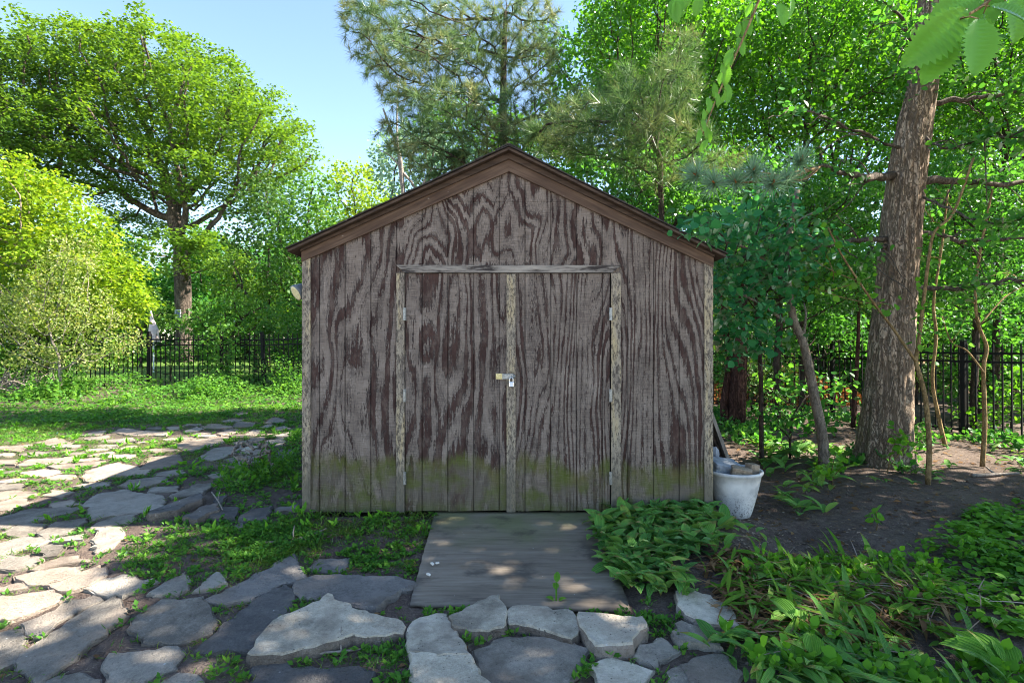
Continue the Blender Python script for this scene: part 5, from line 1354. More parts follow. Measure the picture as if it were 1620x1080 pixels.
stem_thing('sapling', 'tan sapling with a kink near its middle, rightmost along the fence', 'sapling', [([(1554, 738), (1558, 672), (1556, 583), (1561, 549), (1547, 510), (1543, 459), (1552, 390), (1570, 300)], .026, .2), ([(1557, 590), (1530, 555), (1505, 540), (1490, 500)], .012, .2), ([(1549, 515), (1590, 470), (1625, 450)], .010, .2)], 6.7, .03, 'bark_yellow', dict(n=80, size=.07, spread=.3, mat='lf_wood2'), 4, 9, 'tan saplings along the right fence')
stem_thing('sapling', 'orange-brown straight stem in front of the fence left of the big conifer', 'sapling', [([(1350, 676), (1352, 620), (1356, 575), (1358, 500), (1352, 420)], .045, .1)], 9.6, .05, 'bark_red', None, 5, 5)
stem_thing('red_trunk', 'dark red-brown twin trunk behind the right wall of the shed', 'tree', [([(1164, 682), (1166, 640), (1170, 580), (1172, 500), (1168, 400), (1160, 300)], .17, .1), ([(1150, 690), (1146, 640), (1154, 570), (1140, 480), (1120, 380)], .09, .3)], 9.6, .1, 'bark_red', dict(n=900, size=.08, spread=.9, mat='lf_wood2'), 6, 14)
stem_thing('seedling', 'bright green leafy seedling at the right foot of the big conifer', 'plant', [([(1404, 748), (1408, 725), (1416, 700), (1422, 682)], .006, 0), ([(1405, 740), (1425, 715), (1438, 700)], .005, -.1)], 6.25, .01, 'bark_yellow', dict(n=46, size=.085, spread=.12, mat='lf_bright'), 7)
stem_thing('seedling', 'small bright seedling alone on the bare dark soil at right', 'plant', [([(1386, 842), (1388, 825), (1386, 808)], .005, 0)], 4.45, .01, 'bark_yellow', dict(n=16, size=.065, spread=.06, mat='lf_bright'), 8)
stem_thing('seedling', 'tall leafy seedling below the slim young tree', 'plant', [([(1318, 770), (1316, 745), (1322, 715)], .007, 0), ([(1317, 755), (1335, 735)], .005, -.1), ([(1317, 760), (1300, 742)], .005, -.1)], 5.85, .01, 'bark_yellow', dict(n=60, size=.08, spread=.15, mat='lf_bright'), 9)
SH = [('leafy_shrub', 'dense shrub of small leaves left of the slim young tree', [(1250, 620, 42, 40, 7.0, .4), (1290, 650, 40, 40, 7.0, .4), (1235, 665, 34, 30, 6.9, .35), (1320, 620, 30, 40, 7.2, .35)], 1250, 7.0, 'lf_wood2', .075, 700),
      ('leafy_shrub', 'shaded shrub along the fence behind the slim young tree', [(1220, 540, 50, 40, 11, .8), (1280, 500, 60, 40, 11, .8), (1330, 530, 44, 44, 11, .7)], 1270, 11, 'lf_wood2', .085, 700),
      ('leafy_shrub', 'shaded shrub beyond the fence at the right border', [(1500, 520, 60, 44, 11, .8), (1580, 540, 60, 50, 10.5, .8), (1640, 560, 50, 60, 10, .8), (1540, 610, 60, 40, 10.5, .6)], 1550, 10.8, 'lf_wood2', .085, 900),
      ('leafy_shrub', 'low green shrub at the fence foot near the right border', [(1600, 640, 46, 34, 8.9, .4), (1640, 610, 40, 44, 8.9, .4), (1560, 660, 34, 22, 8.9, .35)], 1600, 8.9, 'lf_bright', .075, 500),
      ('leafy_shrub', 'dark undergrowth beyond the fence right of the big trunk', [(1440, 500, 60, 50, 13, .9), (1470, 580, 50, 44, 13, .8), (1380, 480, 60, 50, 13.5, .9)], 1450, 13, 'lf_dark', .1, 700),
      ('leafy_shrub', 'undergrowth against the fence behind the red-brown twin trunk', [(1170, 590, 40, 40, 12, .7), (1230, 600, 50, 40, 12.5, .7), (1140, 540, 40, 60, 11.5, .7)], 1190, 12, 'lf_dark', .09, 600)]
for i, (nm, lb, sp, px, d, mt, sz, npt) in enumerate(SH):
    b = base_at(px, d); tree(nm, lb, 'shrub', 'shrubs along the right fence', [b, b + [0, 0, .25], b + [0.02, 0, .5]], sp, npt, .16, dict(n=14, size=sz, spread=.2, flat=.8, up=.5, vary=.6, tpl='round'), (M['bark_dark'], M[mt]), 140 + i, r0=.004, rmin=.004, rmax=.03, up=.03)

# left fence: bushes climbing on it
SL = [('vine_bush', 'dark leafy vine swallowing the fence post below the big oak', [(350, 540, 30, 34, 14.1, .35), (352, 580, 26, 30, 14.0, .35), (372, 600, 34, 18, 13.8, .35)], 352, 14.1, 'lf_mid', .085, 420),
      ('vine_bush', 'leafy bush pushing through the fence at the left border', [(40, 560, 60, 34, 14.2, .5), (110, 560, 50, 36, 14.2, .5), (165, 555, 40, 34, 14.3, .45), (-20, 570, 50, 40, 14.2, .5)], 60, 14.2, 'lf_oak', .08, 700),
      ('vine_bush', 'green bush behind the gate next to the shed', [(440, 560, 44, 40, 15.6, .6), (470, 540, 40, 60, 15.8, .6), (410, 590, 34, 28, 15.4, .5), (450, 510, 50, 40, 16, .6)], 450, 15.7, 'lf_mid', .09, 700),
      ('vine_bush', 'yellow-green bush just beyond the middle of the left fence', [(290, 560, 50, 24, 16.5, .6), (200, 565, 40, 24, 16.3, .6), (330, 560, 40, 30, 16.4, .5)], 270, 16.4, 'lf_weed', .085, 420)]
for i, (nm, lb, sp, px, d, mt, sz, npt) in enumerate(SL):
    b = base_at(px, d); tree(nm, lb, 'bush', 'bushes along the left fence', [b, b + [0, 0, .2], b + [0.02, 0, .4]], sp, npt, .18, dict(n=16, size=sz, spread=.22, flat=.8, up=.5, vary=.6, tpl='round'), (M['bark_dark'], M[mt]), 160 + i, r0=.004, rmin=.004, rmax=.03, up=.03)

# ------------------------------------------------------------------ leaves hanging in from above
def serrated_tpl(nseg=26, width=.36, pleat=.03):
    V = []; F = []
    for i in range(nseg + 1):
        t = i / nseg
        w = width * (math.sin(math.pi * min(1, t ** .8)) ** .75) * (1 + (.20 if i % 2 else -.08) + (.10 if i % 4 == 1 else 0)) if 0 < t < 1 else .003
        z = -.22 * t * t; p = pleat * (1 if i % 2 else -1)
        V += [(-w, t + w * .35, z + w * .30), (-w * .5, t + w * .17, z + w * .2 + p), (0, t, z), (w * .5, t + w * .17, z + w * .2 + p), (w, t + w * .35, z + w * .30)]
    for i in range(nseg):
        for j in range(4):
            b = 5 * i + j; F.append((b, b + 1, b + 6, b + 5))
    return np.array(V), np.array(F, np.int32)
def hanging(name, label, twig_pts, leaves, mat, seed, width=.36):
    """twig: (px,py,d) points; leaves: (px,py,d, dx,dy (direction in the picture), length m)"""
    rng = np.random.default_rng(seed)
    P = smooth_path([far(*q) for q in twig_pts], 6)
    root = empty(name, P[0], label, 'branch')
    m = MB(); m.tube(P, np.linspace(.006, .002, len(P)) * (twig_pts[0][2] / 1.2) ** .5, 7)
    for (px, py, d, dx, dy, L) in leaves:
        b = far(px, py, d); i = np.linalg.norm(P - b, axis=1).argmin(); m.tube([P[i], (P[i] + b) / 2 + np.array([0, 0, .004]), b], [.0016, .0014, .0012], 5)
    m.obj('twig', M['bark_yellow'], root, smooth=True)
    for (px, py, d, dx, dy, L) in leaves:
        ax = np.array([[dx, rng.uniform(-.3, .3), -dy]]); nr = np.array([[rng.uniform(-.5, .5), -1.0 + rng.uniform(-.2, .4), rng.uniform(.0, .8)]])
        V, F = instance(serrated_tpl(width=width), far(px, py, d)[None], ax, nr, [L]); obj('leaf', V, F, M[mat], root, smooth=True)
hanging('overhanging_branch', 'twig with big serrated light green leaves close overhead in the upper right corner', [(1700, -90, 1.35), (1620, -50, 1.25), (1560, 5, 1.15), (1520, 30, 1.1)],
    [(1530, 14, 1.10, -.72, .70, .135), (1548, 30, 1.06, -.16, .95, .11), (1566, 10, 1.12, .80, .40, .085), (1585, -24, 1.15, .5, .3, .12), (1552, -6, 1.16, -.85, .30, .10), (1512, 48, 1.14, -.50, .85, .11), (1556, 22, 1.18, .30, .95, .09), (1590, 2, 1.2, -.95, .55, .10), (1610, -20, 1.22, .1, .9, .11)], 'lf_big', 5, .27)
hl = []
r_ = random.Random(4)
for q in range(26):
    t = q / 25; a = 1196 - 86 * t + r_.uniform(-12, 12); b = -10 + 225 * t + r_.uniform(-8, 8)
    hl.append((a, b, 3.7 + r_.uniform(-.12, .12), r_.uniform(-.6, .4), 1, r_.uniform(.075, .135)))
hanging('overhanging_branch', 'drooping twig of narrow bright green leaves hanging above the right roof slope', [(1260, -120, 3.9), (1214, -30, 3.75), (1176, 60, 3.7), (1136, 150, 3.7), (1112, 212, 3.7)], hl, 'lf_big', 6, .21)
hl = [(a, b, 2.4, r_.uniform(-.3, .3), 1, r_.uniform(.08, .11)) for a, b in [(1090, -20), (1075, -5), (1108, -8), (1232, 5), (1250, -10), (1062, 0)]]
hanging('overhanging_branch', 'row of leaf tips dipping in at the upper border between pine and conifer', [(1300, -160, 2.6), (1240, -60, 2.4), (1150, -45, 2.4), (1060, -30, 2.4)], hl, 'lf_big', 7, .26)

# ------------------------------------------------------------------ small things far off and brush
f = far(243, 517, 21); m = MB()
m.tube([f + [0, 0, -.55], f + [0, 0, -.1], f + [-.06, 0, .25], f + [-.10, 0, .55]], [.20, .16, .07, .02], 10)
fc = empty('folded_canopy', f + [0, 0, -.8], 'pinkish-white folded cloth standing beyond the fence left of the oak trunk', 'parasol'); m.obj('cloth', M['canvas'], fc)
m = MB(); m.tube([[f[0], f[1], float(ground(f[0], f[1]))], f + [0, 0, -.5], f + [-.1, 0, .62]], .025, 8); m.obj('pole', M['whiteboard'], fc)
f = far(281, 496, 27); bb = empty('backboard', (f[0], f[1], .2), 'small white framed board on a post left of the oak trunk', 'board')
m = MB()
m.box(f[0] - .14, f[0] + .14, f[1], f[1] + .03, f[2] + .15, f[2] + .19); m.box(f[0] - .14, f[0] + .14, f[1], f[1] + .03, f[2] - .19, f[2] - .15)
m.box(f[0] - .14, f[0] - .10, f[1], f[1] + .03, f[2] - .149, f[2] + .149); m.box(f[0] + .10, f[0] + .14, f[1], f[1] + .03, f[2] - .149, f[2] + .149); m.obj('frame', M['whiteboard'], bb)
m = MB(); m.box(f[0] - .099, f[0] + .099, f[1] + .01, f[1] + .02, f[2] - .149, f[2] + .149); m.obj('panel', M['slate'], bb)
m = MB(); m.tube([[f[0], f[1] + .08, .1], [f[0], f[1] + .08, f[2]]], .05, 8); m.obj('pole', M['iron'], bb)
def brush(name, label, px, py, n, R0, L, seed, mat):
    rng = np.random.default_rng(seed); c = np.array(at(px, py)); m = MB()
    for i in range(n):
        q = c + np.array([rng.normal() * R0, rng.normal() * R0 * .6, rng.uniform(.02, .3)]); dv = rsph(1, rng)[0]; dv[2] = abs(dv[2]) * (.9 if i % 3 else .25); l = L * rng.uniform(.4, 1.1)
        T = smooth_path([q, q + dv * l * .5 + rng.normal(size=3) * .05, q + dv * l], 4); m.tube(T, np.linspace(.016, .005, len(T)) * rng.uniform(.5, 1.2), 5)
    o = m.obj(name, M[mat]); tag(o, label, 'brush pile')
brush('brush_pile', 'heap of dry dead sticks and stalks at the left border', 28, 628, 150, .45, .8, 3, 'twig')
brush('brush_pile', 'small heap of dry twigs among weeds on the far path', 392, 752, 22, .14, .16, 4, 'twig')
def stick(label, pts, r, seed, lift=.012):
    m = MB(); P = smooth_path([at(a, b, lift) for a, b in pts], 5); m.tube(P, np.linspace(r, r * .6, len(P)), 7)
    q = P[len(P) // 2]; m.tube([q, q + np.array([-.02, .05, .035]), q + np.array([-.03, .10, .07])], [r * .6, r * .5, r * .3], 6)
    tag(m.obj('stick', M['twig'], smooth=True), label, 'stick')
stick('bent grey stick lying in the grass before the left corner of the shed', [(404, 860), (440, 856), (480, 850), (516, 836)], .011, 1)
stick('short brown stick under the pale raised triangular slab', [(500, 1033), (540, 1030), (572, 1026)], .008, 2)
stick('brown log end lying on bare soil at the fence foot on the right', [(1538, 752), (1575, 750), (1612, 748)], .022, 3, .025)
stick('pale thin stick leaning on the small upright edging stone', [(335, 778), (345, 792), (352, 806)], .006, 4, .06)
# ------------------------------------------------------------------ ground cover
def vnoise(x, y, f, seed=0):
    x = np.asarray(x) * f + seed * 17.3; y = np.asarray(y) * f - seed * 9.1
    xi = np.floor(x).astype(np.int64); yi = np.floor(y).astype(np.int64); u = x - xi; v = y - yi
    def h(a, b): 
        n = (a * 374761393 + b * 668265263 + seed * 982451653) & 0xFFFFFFFF
        n = ((n ^ (n >> 13)) * 1274126177) & 0xFFFFFFFF
        return ((n ^ (n >> 16)) & 0xFFFF) / 65535.0
    u = u * u * (3 - 2 * u); v = v * v * (3 - 2 * v)
    return (h(xi, yi) * (1 - u) + h(xi + 1, yi) * u) * (1 - v) + (h(xi, yi + 1) * (1 - u) + h(xi + 1, yi + 1) * u) * v

def region(pts): return np.array([at(a, b)[:2] for a, b in pts])
def free(x, y, pad=0.0):
    ok = off_stones(x, y, pad)
    ok &= ~((x > XL - .01) & (x < XR + .01) & (y > SY - .02) & (y < SY + 3.1))
    t = np.clip((y - 3.12) / 1.36, 0, 1)
    ok &= ~((x > -.575 - .03 * t) & (x < .66) & (y > 3.12) & (y < SY))
    return ok
def scatter(poly, n, rng, dens=None, stones=True, pad=0.0):
    lo, hi = poly.min(0), poly.max(0)
    x = rng.uniform(lo[0], hi[0], n); y = rng.uniform(lo[1], hi[1], n)
    k = in_poly(x, y, poly)
    if dens is not None: k &= rng.random(n) < dens(x, y)
    x, y = x[k], y[k]
    if stones: k = free(x, y, pad); x, y = x[k], y[k]
    return x, y, ground(x, y)

def blades(x, y, z, rng, per, L, w, spread, lean=.5):
    n = len(x) * per
    X = np.repeat(np.c_[x, y, z], per, 0) + np.c_[rng.normal(size=(n, 2)) * spread, np.full(n, -.004)]
    ax = np.c_[rng.normal(size=(n, 2)) * lean, np.ones(n)]; nr = np.c_[rng.normal(size=(n, 2)), np.full(n, .35)]
    return instance(strip_tpl(3, .5, 1.0, .1), X, ax, nr, L * rng.uniform(.5, 1.25, n), np.full(n, w) * rng.uniform(.7, 1.3, n))

def rosettes(x, y, z, rng, per, size, tilt=.55, hgt=.02, tpl='low', rad=None):
    n = len(x) * per; a = rng.uniform(0, 6.28, n)
    s = np.repeat(size * rng.uniform(.55, 1.3, len(x)), per) * rng.uniform(.7, 1.15, n)
    dirs = np.c_[np.cos(a), np.sin(a), rng.uniform(.05, tilt * 2, n)]
    c = np.repeat(np.c_[x, y, z], per, 0) + np.c_[np.cos(a), np.sin(a), np.zeros(n)] * (s * (rad if rad is not None else .25))[:, None] + np.c_[np.zeros((n, 2)), rng.random(n) * np.repeat(hgt * rng.uniform(.3, 1.5, len(x)), per)]
    nr = np.c_[rng.normal(size=(n, 2)) * .35, np.ones(n)]
    return instance(leaf_tpl(tpl), c, dirs, nr, s)

def stuff(name, parts, mat, label, smooth=False):
    V = []; F = []; c = 0; U = []
    for q in parts:
        v, f = q[:2]; V.append(v); F.append(f + c); c += len(v)
        if len(q) > 2: U.append(q[2])
    k = {}
    for f in F: k.setdefault(f.shape[1], []).append(f)
    tag(obj(name, np.vstack(V), [np.vstack(q) for q in k.values()], mat, smooth=smooth, uv=np.vstack(U) if U else None), label, None, None, 'stuff')
rng = np.random.default_rng(21)
LEFT = region([(-420, 1080), (-420, 700), (60, 668), (476, 645), (476, 812), (690, 812), (650, 965), (640, 1090)])
clump = lambda f, s, lo, hi: (lambda x, y: sstep(lo, hi, vnoise(x, y, f, s) * .7 + vnoise(x, y, f * 3.1, s + 1) * .3))
patch = region([(300, 880), (480, 815), (690, 814), (652, 905), (560, 905), (420, 890)])
x, y, z = scatter(LEFT, 68000, rng, clump(1.7, 3, .42, .72), pad=.02)
x2, y2, z2 = scatter(patch, 900, rng, clump(3, 5, .3, .65))
x3, y3, z3 = scatter(LEFT, 14000, rng, lambda x, y: .9 * (y > 5.2) * sstep(.45, .6, vnoise(x, y, 2.2, 9)), pad=.0)
stuff('grass', [blades(x, y, z, rng, 3, .045, .0035, .022, .8), blades(x2, y2, z2, rng, 7, .06, .004, .03, .7), blades(x3, y3, z3, rng, 4, .05, .005, .03, .8)], M['lf_grass'], 'short grass in the joints between flagstones')
x, y, z = scatter(LEFT, 22000, rng, clump(1.3, 6, .40, .72), pad=.03)
x4, y4, z4 = scatter(region([(330, 770), (360, 735), (440, 715), (476, 690), (476, 780), (420, 790), (360, 785)]), 1500, rng, clump(2.6, 18, .35, .65))
x2, y2, z2 = scatter(patch, 1500, rng, clump(3.4, 8, .30, .75))
front = region([(430, 1075), (470, 1030), (640, 985), (760, 950), (1080, 985), (1080, 1090), (430, 1090)])
x3, y3, z3 = scatter(front, 1300, rng, clump(4, 2, .38, .65), pad=.03)
stuff('weeds', [rosettes(x, y, z, rng, 6, .036), rosettes(x2, y2, z2, rng, 7, .032, .7, .025), rosettes(x3, y3, z3, rng, 6, .034, .8, .03), rosettes(x4, y4, z4, rng, 8, .045, .9, .12)], M['lf_weed'], 'small leafy weeds between the stones')
tri_ = region([(190, 930), (200, 850), (300, 812), (476, 815), (480, 870), (420, 905), (300, 935)])
x, y, z = scatter(tri_, 1500, rng, clump(3.2, 71, .38, .75)); x2, y2, z2 = scatter(tri_, 500, rng, clump(3.0, 73, .4, .7)); x3, y3, z3 = scatter(front, 500, rng, clump(4, 75, .4, .7), pad=.03)
stuff('bare_soil_weeds', [rosettes(x, y, z, rng, 6, .03, .7, .02), blades(x2, y2, z2, rng, 7, .06, .004, .025, .7), blades(x3, y3, z3, rng, 7, .05, .004, .02, .7)], M['lf_weed'], 'sparse weeds on the bare soil left of the shed')
NEAR = np.array([(-4.2, 2.2), (.9, 2.2), (.9, 3.2), (-.7, 3.2), (-1.2, 4.3), (-4.6, 4.6)])
x, y, z = scatter(NEAR, 3000, rng, clump(3.3, 81, .36, .62)); x2, y2, z2 = scatter(NEAR, 1500, rng, clump(3.0, 83, .42, .65))
stuff('joint_weeds', [rosettes(x, y, z, rng, 6, .03, .8, .02), blades(x2, y2, z2, rng, 6, .05, .0035, .02, .8)], M['lf_weed'], 'weeds and grass wedged in the joints of the nearest flagstones')
# taller sprouts
x, y, z = scatter(LEFT, 680, rng, lambda x, y: .25 + .75 * (y > 4.2), pad=.03)
n = len(x); k = np.repeat(np.arange(n), 7)
ax = np.c_[rng.normal(size=(len(k), 2)) * .7, np.ones(len(k)) * .9]
stuff('weed_sprouts', [instance(strip_tpl(4, .17, .7, .15), np.c_[x, y, z][k] + np.c_[rng.normal(size=(len(k), 2)) * .012, rng.random(len(k)) * .03], ax, np.c_[rng.normal(size=(len(k), 2)), np.full(len(k), .6)], .07 * rng.uniform(.5, 1.4, len(k)))], M['lf_bright'], 'upright fresh green sprouts between flagstones')
# bed on the left up to the fence
BED = np.array([(-17, 8.6), (-9, 8.9), (-6.0, 9.6), (-4.2, 11.2), (-4.2, 13.0), (-6.3, 14.3), (-17, 14.4)])
x, y, z = scatter(BED, 42000, rng, lambda x, y: .35 + .65 * sstep(.3, .6, vnoise(x, y, 1.1, 4)), stones=False)
hb = .06 + .45 * sstep(11.0, 13.6, y) * vnoise(x, y, .8, 12)
bp = at(28, 625); kk = np.hypot(x - bp.x, (y - bp.y) * 1.3) > .75; x, y, z, hb = x[kk], y[kk], z[kk], hb[kk]
n = len(x); zz = z + hb * rng.random(n) ** .6
ax, nr = leaf_frames(n, .6, rng); ax[:, 1] -= .2
x2, y2, z2 = scatter(BED, 12500, rng, lambda x, y: sstep(11.2, 13.4, y) * sstep(.35, .65, vnoise(x, y, .9, 14)), stones=False)
kk = (np.hypot(x2 - bp.x, (y2 - bp.y) * 1.3) > .9) & ~((np.abs(x2 - bp.x - y2 * 0) < .9) & (y2 < bp.y)); x2, y2, z2 = x2[kk], y2[kk], z2[kk]
n2 = len(x2); k = np.repeat(np.arange(n2), 12); hh = np.repeat(rng.uniform(.2, .6, n2) * (1 + .9 * sstep(12.6, 13.8, y2)), 12); t = np.tile(np.linspace(.1, 1, 12), n2)
ax2, nr2 = leaf_frames(len(k), .5, rng); lean = np.repeat(rng.normal(size=(n2, 2)) * .12, 12, 0)
stuff('tall_weeds', [instance(leaf_tpl('low'), np.c_[x, y, zz], ax, nr, .075 * rng.uniform(.5, 1.3, n)),
     instance(leaf_tpl('low'), np.c_[np.c_[x2, y2][k] + lean * t[:, None], z2[k] + hh * t], ax2, nr2, .105 * rng.uniform(.5, 1.3, len(k)) * (1.15 - .6 * t))], M['lf_weed'], 'rank green weeds filling the bed below the left fence')
x, y, z = scatter(np.array([(-14, 7.2), (-4.6, 7.4), (-3.0, 9.5), (-2.0, 13.8), (-6, 13.9), (-14, 9.2)]), 17000, rng, clump(1.0, 15, .25, .6))
stuff('lawn_patch', [blades(x, y, z, rng, 3, .07, .006, .03, .8), rosettes(x[::3], y[::3], z[::3], rng, 5, .05)], M['lf_weed'], 'patchy grass between bed and far paving')

# ---- lily of the valley beside the ramp and across the right
def lilies(x, y, z, rng, per, L, w, curl, up, lie=0.0, spread=.03, flow=0.0):
    n = len(x) * per; k = np.repeat(np.arange(len(x)), per); a = rng.uniform(0, 6.28, n)
    ax = np.c_[np.cos(a) * 1.0 + flow, np.sin(a) * 1.0 - flow * .6, rng.uniform(up[0], up[1], n)]
    nr = np.c_[-np.cos(a) * .6 + rng.normal(size=n) * .35, -np.sin(a) * .6 + rng.normal(size=n) * .35, np.ones(n)]
    p = np.c_[x, y, z][k] + np.c_[rng.normal(size=(n, 2)) * spread, rng.uniform(.0, .05, n)]
    tp = strip_tpl(7, w, curl, .22, base=.18, wave=.006)
    return instance(tp, p, ax, nr, L * rng.uniform(.6, 1.2, n)) + (tpl_uv(tp, n),)
LILY = region([(938, 838), (990, 806), (1040, 800), (1112, 802), (1150, 836), (1140, 868), (1075, 882), (1052, 905), (1095, 935), (1060, 958), (1010, 948), (962, 900)])
x, y, z = scatter(LILY, 330, rng, None, stones=False); ok = (y < SY - .03) & ~((x < .60) & (y > 3.1)); x, y, z = x[ok], y[ok], z[ok]
stuff('lily_of_the_valley', [lilies(x, y, z, rng, 3, .18, .18, .9, (.5, 2.2)), lilies(x[::3], y[::3], z[::3] + .02, rng, 3, .15, .2, 1.2, (.2, 1.0)), lilies(x[::4], y[::4], z[::4], rng, 4, .10, .26, .6, (.3, 1.4))], M['lf_lily'], 'lily of the valley leaves massed at the right corner of the ramp', True)
BEDR = region([(1075, 950), (1120, 930), (1210, 905), (1330, 900), (1420, 890), (1860, 890), (1860, 1090), (1200, 1090), (1110, 1000)])
x, y, z = scatter(BEDR, 1550, rng, lambda x, y: .08 + .92 * sstep(.40, .66, vnoise(x, y, 1.6, 31)), pad=.12)
stuff('lily_leaves', [lilies(x, y, z, rng, 2, .24, .07, .6, (-.02, .4), spread=.06, flow=.8), lilies(x[::2], y[::2], z[::2], rng, 2, .16, .13, .7, (-.02, .6), spread=.05, flow=.5), lilies(x[::5], y[::5], z[::5], rng, 3, .17, .17, 1.0, (.4, 1.5))], M['lf_lily'], 'flattened strap-like lily leaves covering the bed at lower right', True)
x, y, z = scatter(region([(1110, 890), (1330, 885), (1500, 930), (1480, 1030), (1250, 1050), (1150, 990)]), 480, rng, clump(2.2, 33, .3, .6), stones=False)
stuff('fresh_leaves', [lilies(x[::2], y[::2], z[::2] + .02, rng, 3, .21, .06, .6, (.05, .7), flow=.7), lilies(x[::4], y[::4], z[::4] + .02, rng, 2, .12, .16, .6, (.2, .9))], M['lf_fresh'], 'yellow-green wilting leaves in the lower right bed', True)
stuff('wilted_leaves', [lilies(x, y, z + .02, rng, 4, .13, .09, 1.6, (-.05, .6)), lilies(x, y, z + .02, rng, 4, .20, .018, .5, (0, .45))], M['lf_dead'], 'brown wilted lily leaves in the bed at lower right', True)
x, y, z = scatter(region([(1190, 705), (1330, 710), (1340, 760), (1230, 770)]), 120, rng, None); x2, y2, z2 = scatter(region([(1230, 770), (1300, 770), (1330, 815), (1250, 830)]), 26, rng, None)
x3, y3, z3 = scatter(region([(1340, 750), (1640, 705), (1640, 760), (1380, 775)]), 60, rng, None); x4, y4, z4 = scatter(region([(1130, 830), (1200, 830), (1230, 900), (1120, 900)]), 16, rng, None)
stuff('woodland_lilies', [lilies(x, y, z, rng, 3, .24, .16, .9, (.4, 1.8)), lilies(x2, y2, z2, rng, 3, .20, .15, .9, (.3, 1.5)), lilies(x3, y3, z3, rng, 3, .16, .16, .9, (.3, 1.5)), lilies(x4, y4, z4, rng, 2, .13, .15, .9, (.2, 1.5))], M['lf_lily'], 'broad leaves growing under the trees at right', True)
x, y, z = scatter(region([(1110, 895), (1330, 890), (1560, 930), (1560, 1060), (1250, 1060), (1150, 990)]), 260, rng, clump(2.0, 35, .3, .6), stones=False)
stuff('dry_straw', [lilies(x, y, z + .03, rng, 3, .24, .012, .4, (0, .4))], M['lf_mulch'], 'pale dry stalks lying across the lower right bed', True)
x, y, z = scatter(np.array([(2.6, 6.6), (5.2, 6.2), (7.6, 6.0), (6.6, 9.5), (5.4, 12.5), (2.4, 11)]), 2600, rng, clump(1.1, 37, .42, .62), stones=False)
stuff('undergrowth', [rosettes(x, y, z, rng, 7, .075, 1.0, .16, 'round')], M['lf_wood2'], 'low leafy undergrowth on the shaded soil by the right fence')
# round-leaved creeping cover at the right border
COV = region([(1440, 890), (1560, 800), (1900, 770), (1900, 1060), (1560, 1000), (1480, 950)])
x, y, z = scatter(COV, 8200, rng, lambda x, y: .35 + .65 * sstep(.3, .55, vnoise(x, y, 2, 41)), stones=False)
n = len(x); k = np.repeat(np.arange(n), 3); ax, nr = leaf_frames(len(k), .72, rng)
stuff('creeping_cover', [instance(leaf_tpl('round'), np.c_[x, y, z + .02 + rng.random(n) * .16 * vnoise(x, y, 2.5, 43)][k] + rng.normal(size=(len(k), 3)) * np.array([.02, .02, .006]), ax, nr, .055 * rng.uniform(.6, 1.25, len(k)))], M['lf_bright'], 'creeping round-leaved ground cover at the right border')
x, y, z = scatter(region([(1400, 870), (1500, 830), (1600, 800), (1640, 790), (1640, 900), (1420, 930)]), 70, rng, None, stones=False)
P = []
for i in range(len(x)):
    h = rng.uniform(.10, .32); m_ = 9; t = np.linspace(.15, 1, m_); a = np.arange(m_) * 2.4 + rng.uniform(0, 6)
    ln = rng.normal(size=2) * .06
    P.append(instance(leaf_tpl('round'), np.c_[x[i] + ln[0] * t, y[i] + ln[1] * t, z[i] + h * t], np.c_[np.cos(a), np.sin(a), .35 * np.ones(m_)], np.c_[-np.cos(a) * .3, -np.sin(a) * .3, np.ones(m_)], .075 * (1.15 - .5 * t)))
stuff('upright_seedlings', P, M['lf_bright'], 'upright leafy seedlings rising from the creeping cover')
# dead leaves and straw everywhere
ALL = np.array([(-8, 2.2), (4.5, 2.2), (7.5, 6), (8.5, 9), (6, 13), (1.8, 12), (1.8, 5), (-1.8, 5), (-2.5, 12), (-9, 12)])
x, y, z = scatter(ALL, 15000, rng, lambda x, y: .12 + .6 * (x > 1.6) + .3 * vnoise(x, y, 2, 51) * (x < 1.6), stones=False)
ok = free(x, y) | (rng.random(len(x)) < .03); ok &= ~((x > XL) & (x < XR) & (y > SY - .02)); x, y, z = x[ok], y[ok], z[ok]
n = len(x); ax, nr = leaf_frames(n, .8, rng); ax[:, 2] *= .2
x2, y2, z2 = scatter(ALL, 9000, rng, lambda x, y: .15 + .5 * (x > 1.6))
n2 = len(x2); ax2 = np.c_[rng.normal(size=(n2, 2)), rng.normal(size=n2) * .08]
stuff('dead_leaves', [instance(leaf_tpl('low'), np.c_[x, y, z + .008], ax, nr, .034 * rng.uniform(.4, 1.4, n)), instance(strip_tpl(2, .5, .1, .05), np.c_[x2, y2, z2 + .008], ax2, np.tile([[0, 0, 1.0]], (n2, 1)), .07 * rng.uniform(.4, 1.5, n2), np.full(n2, .0022))], M['lf_dead'], 'dead leaves and straw scattered over the soil')
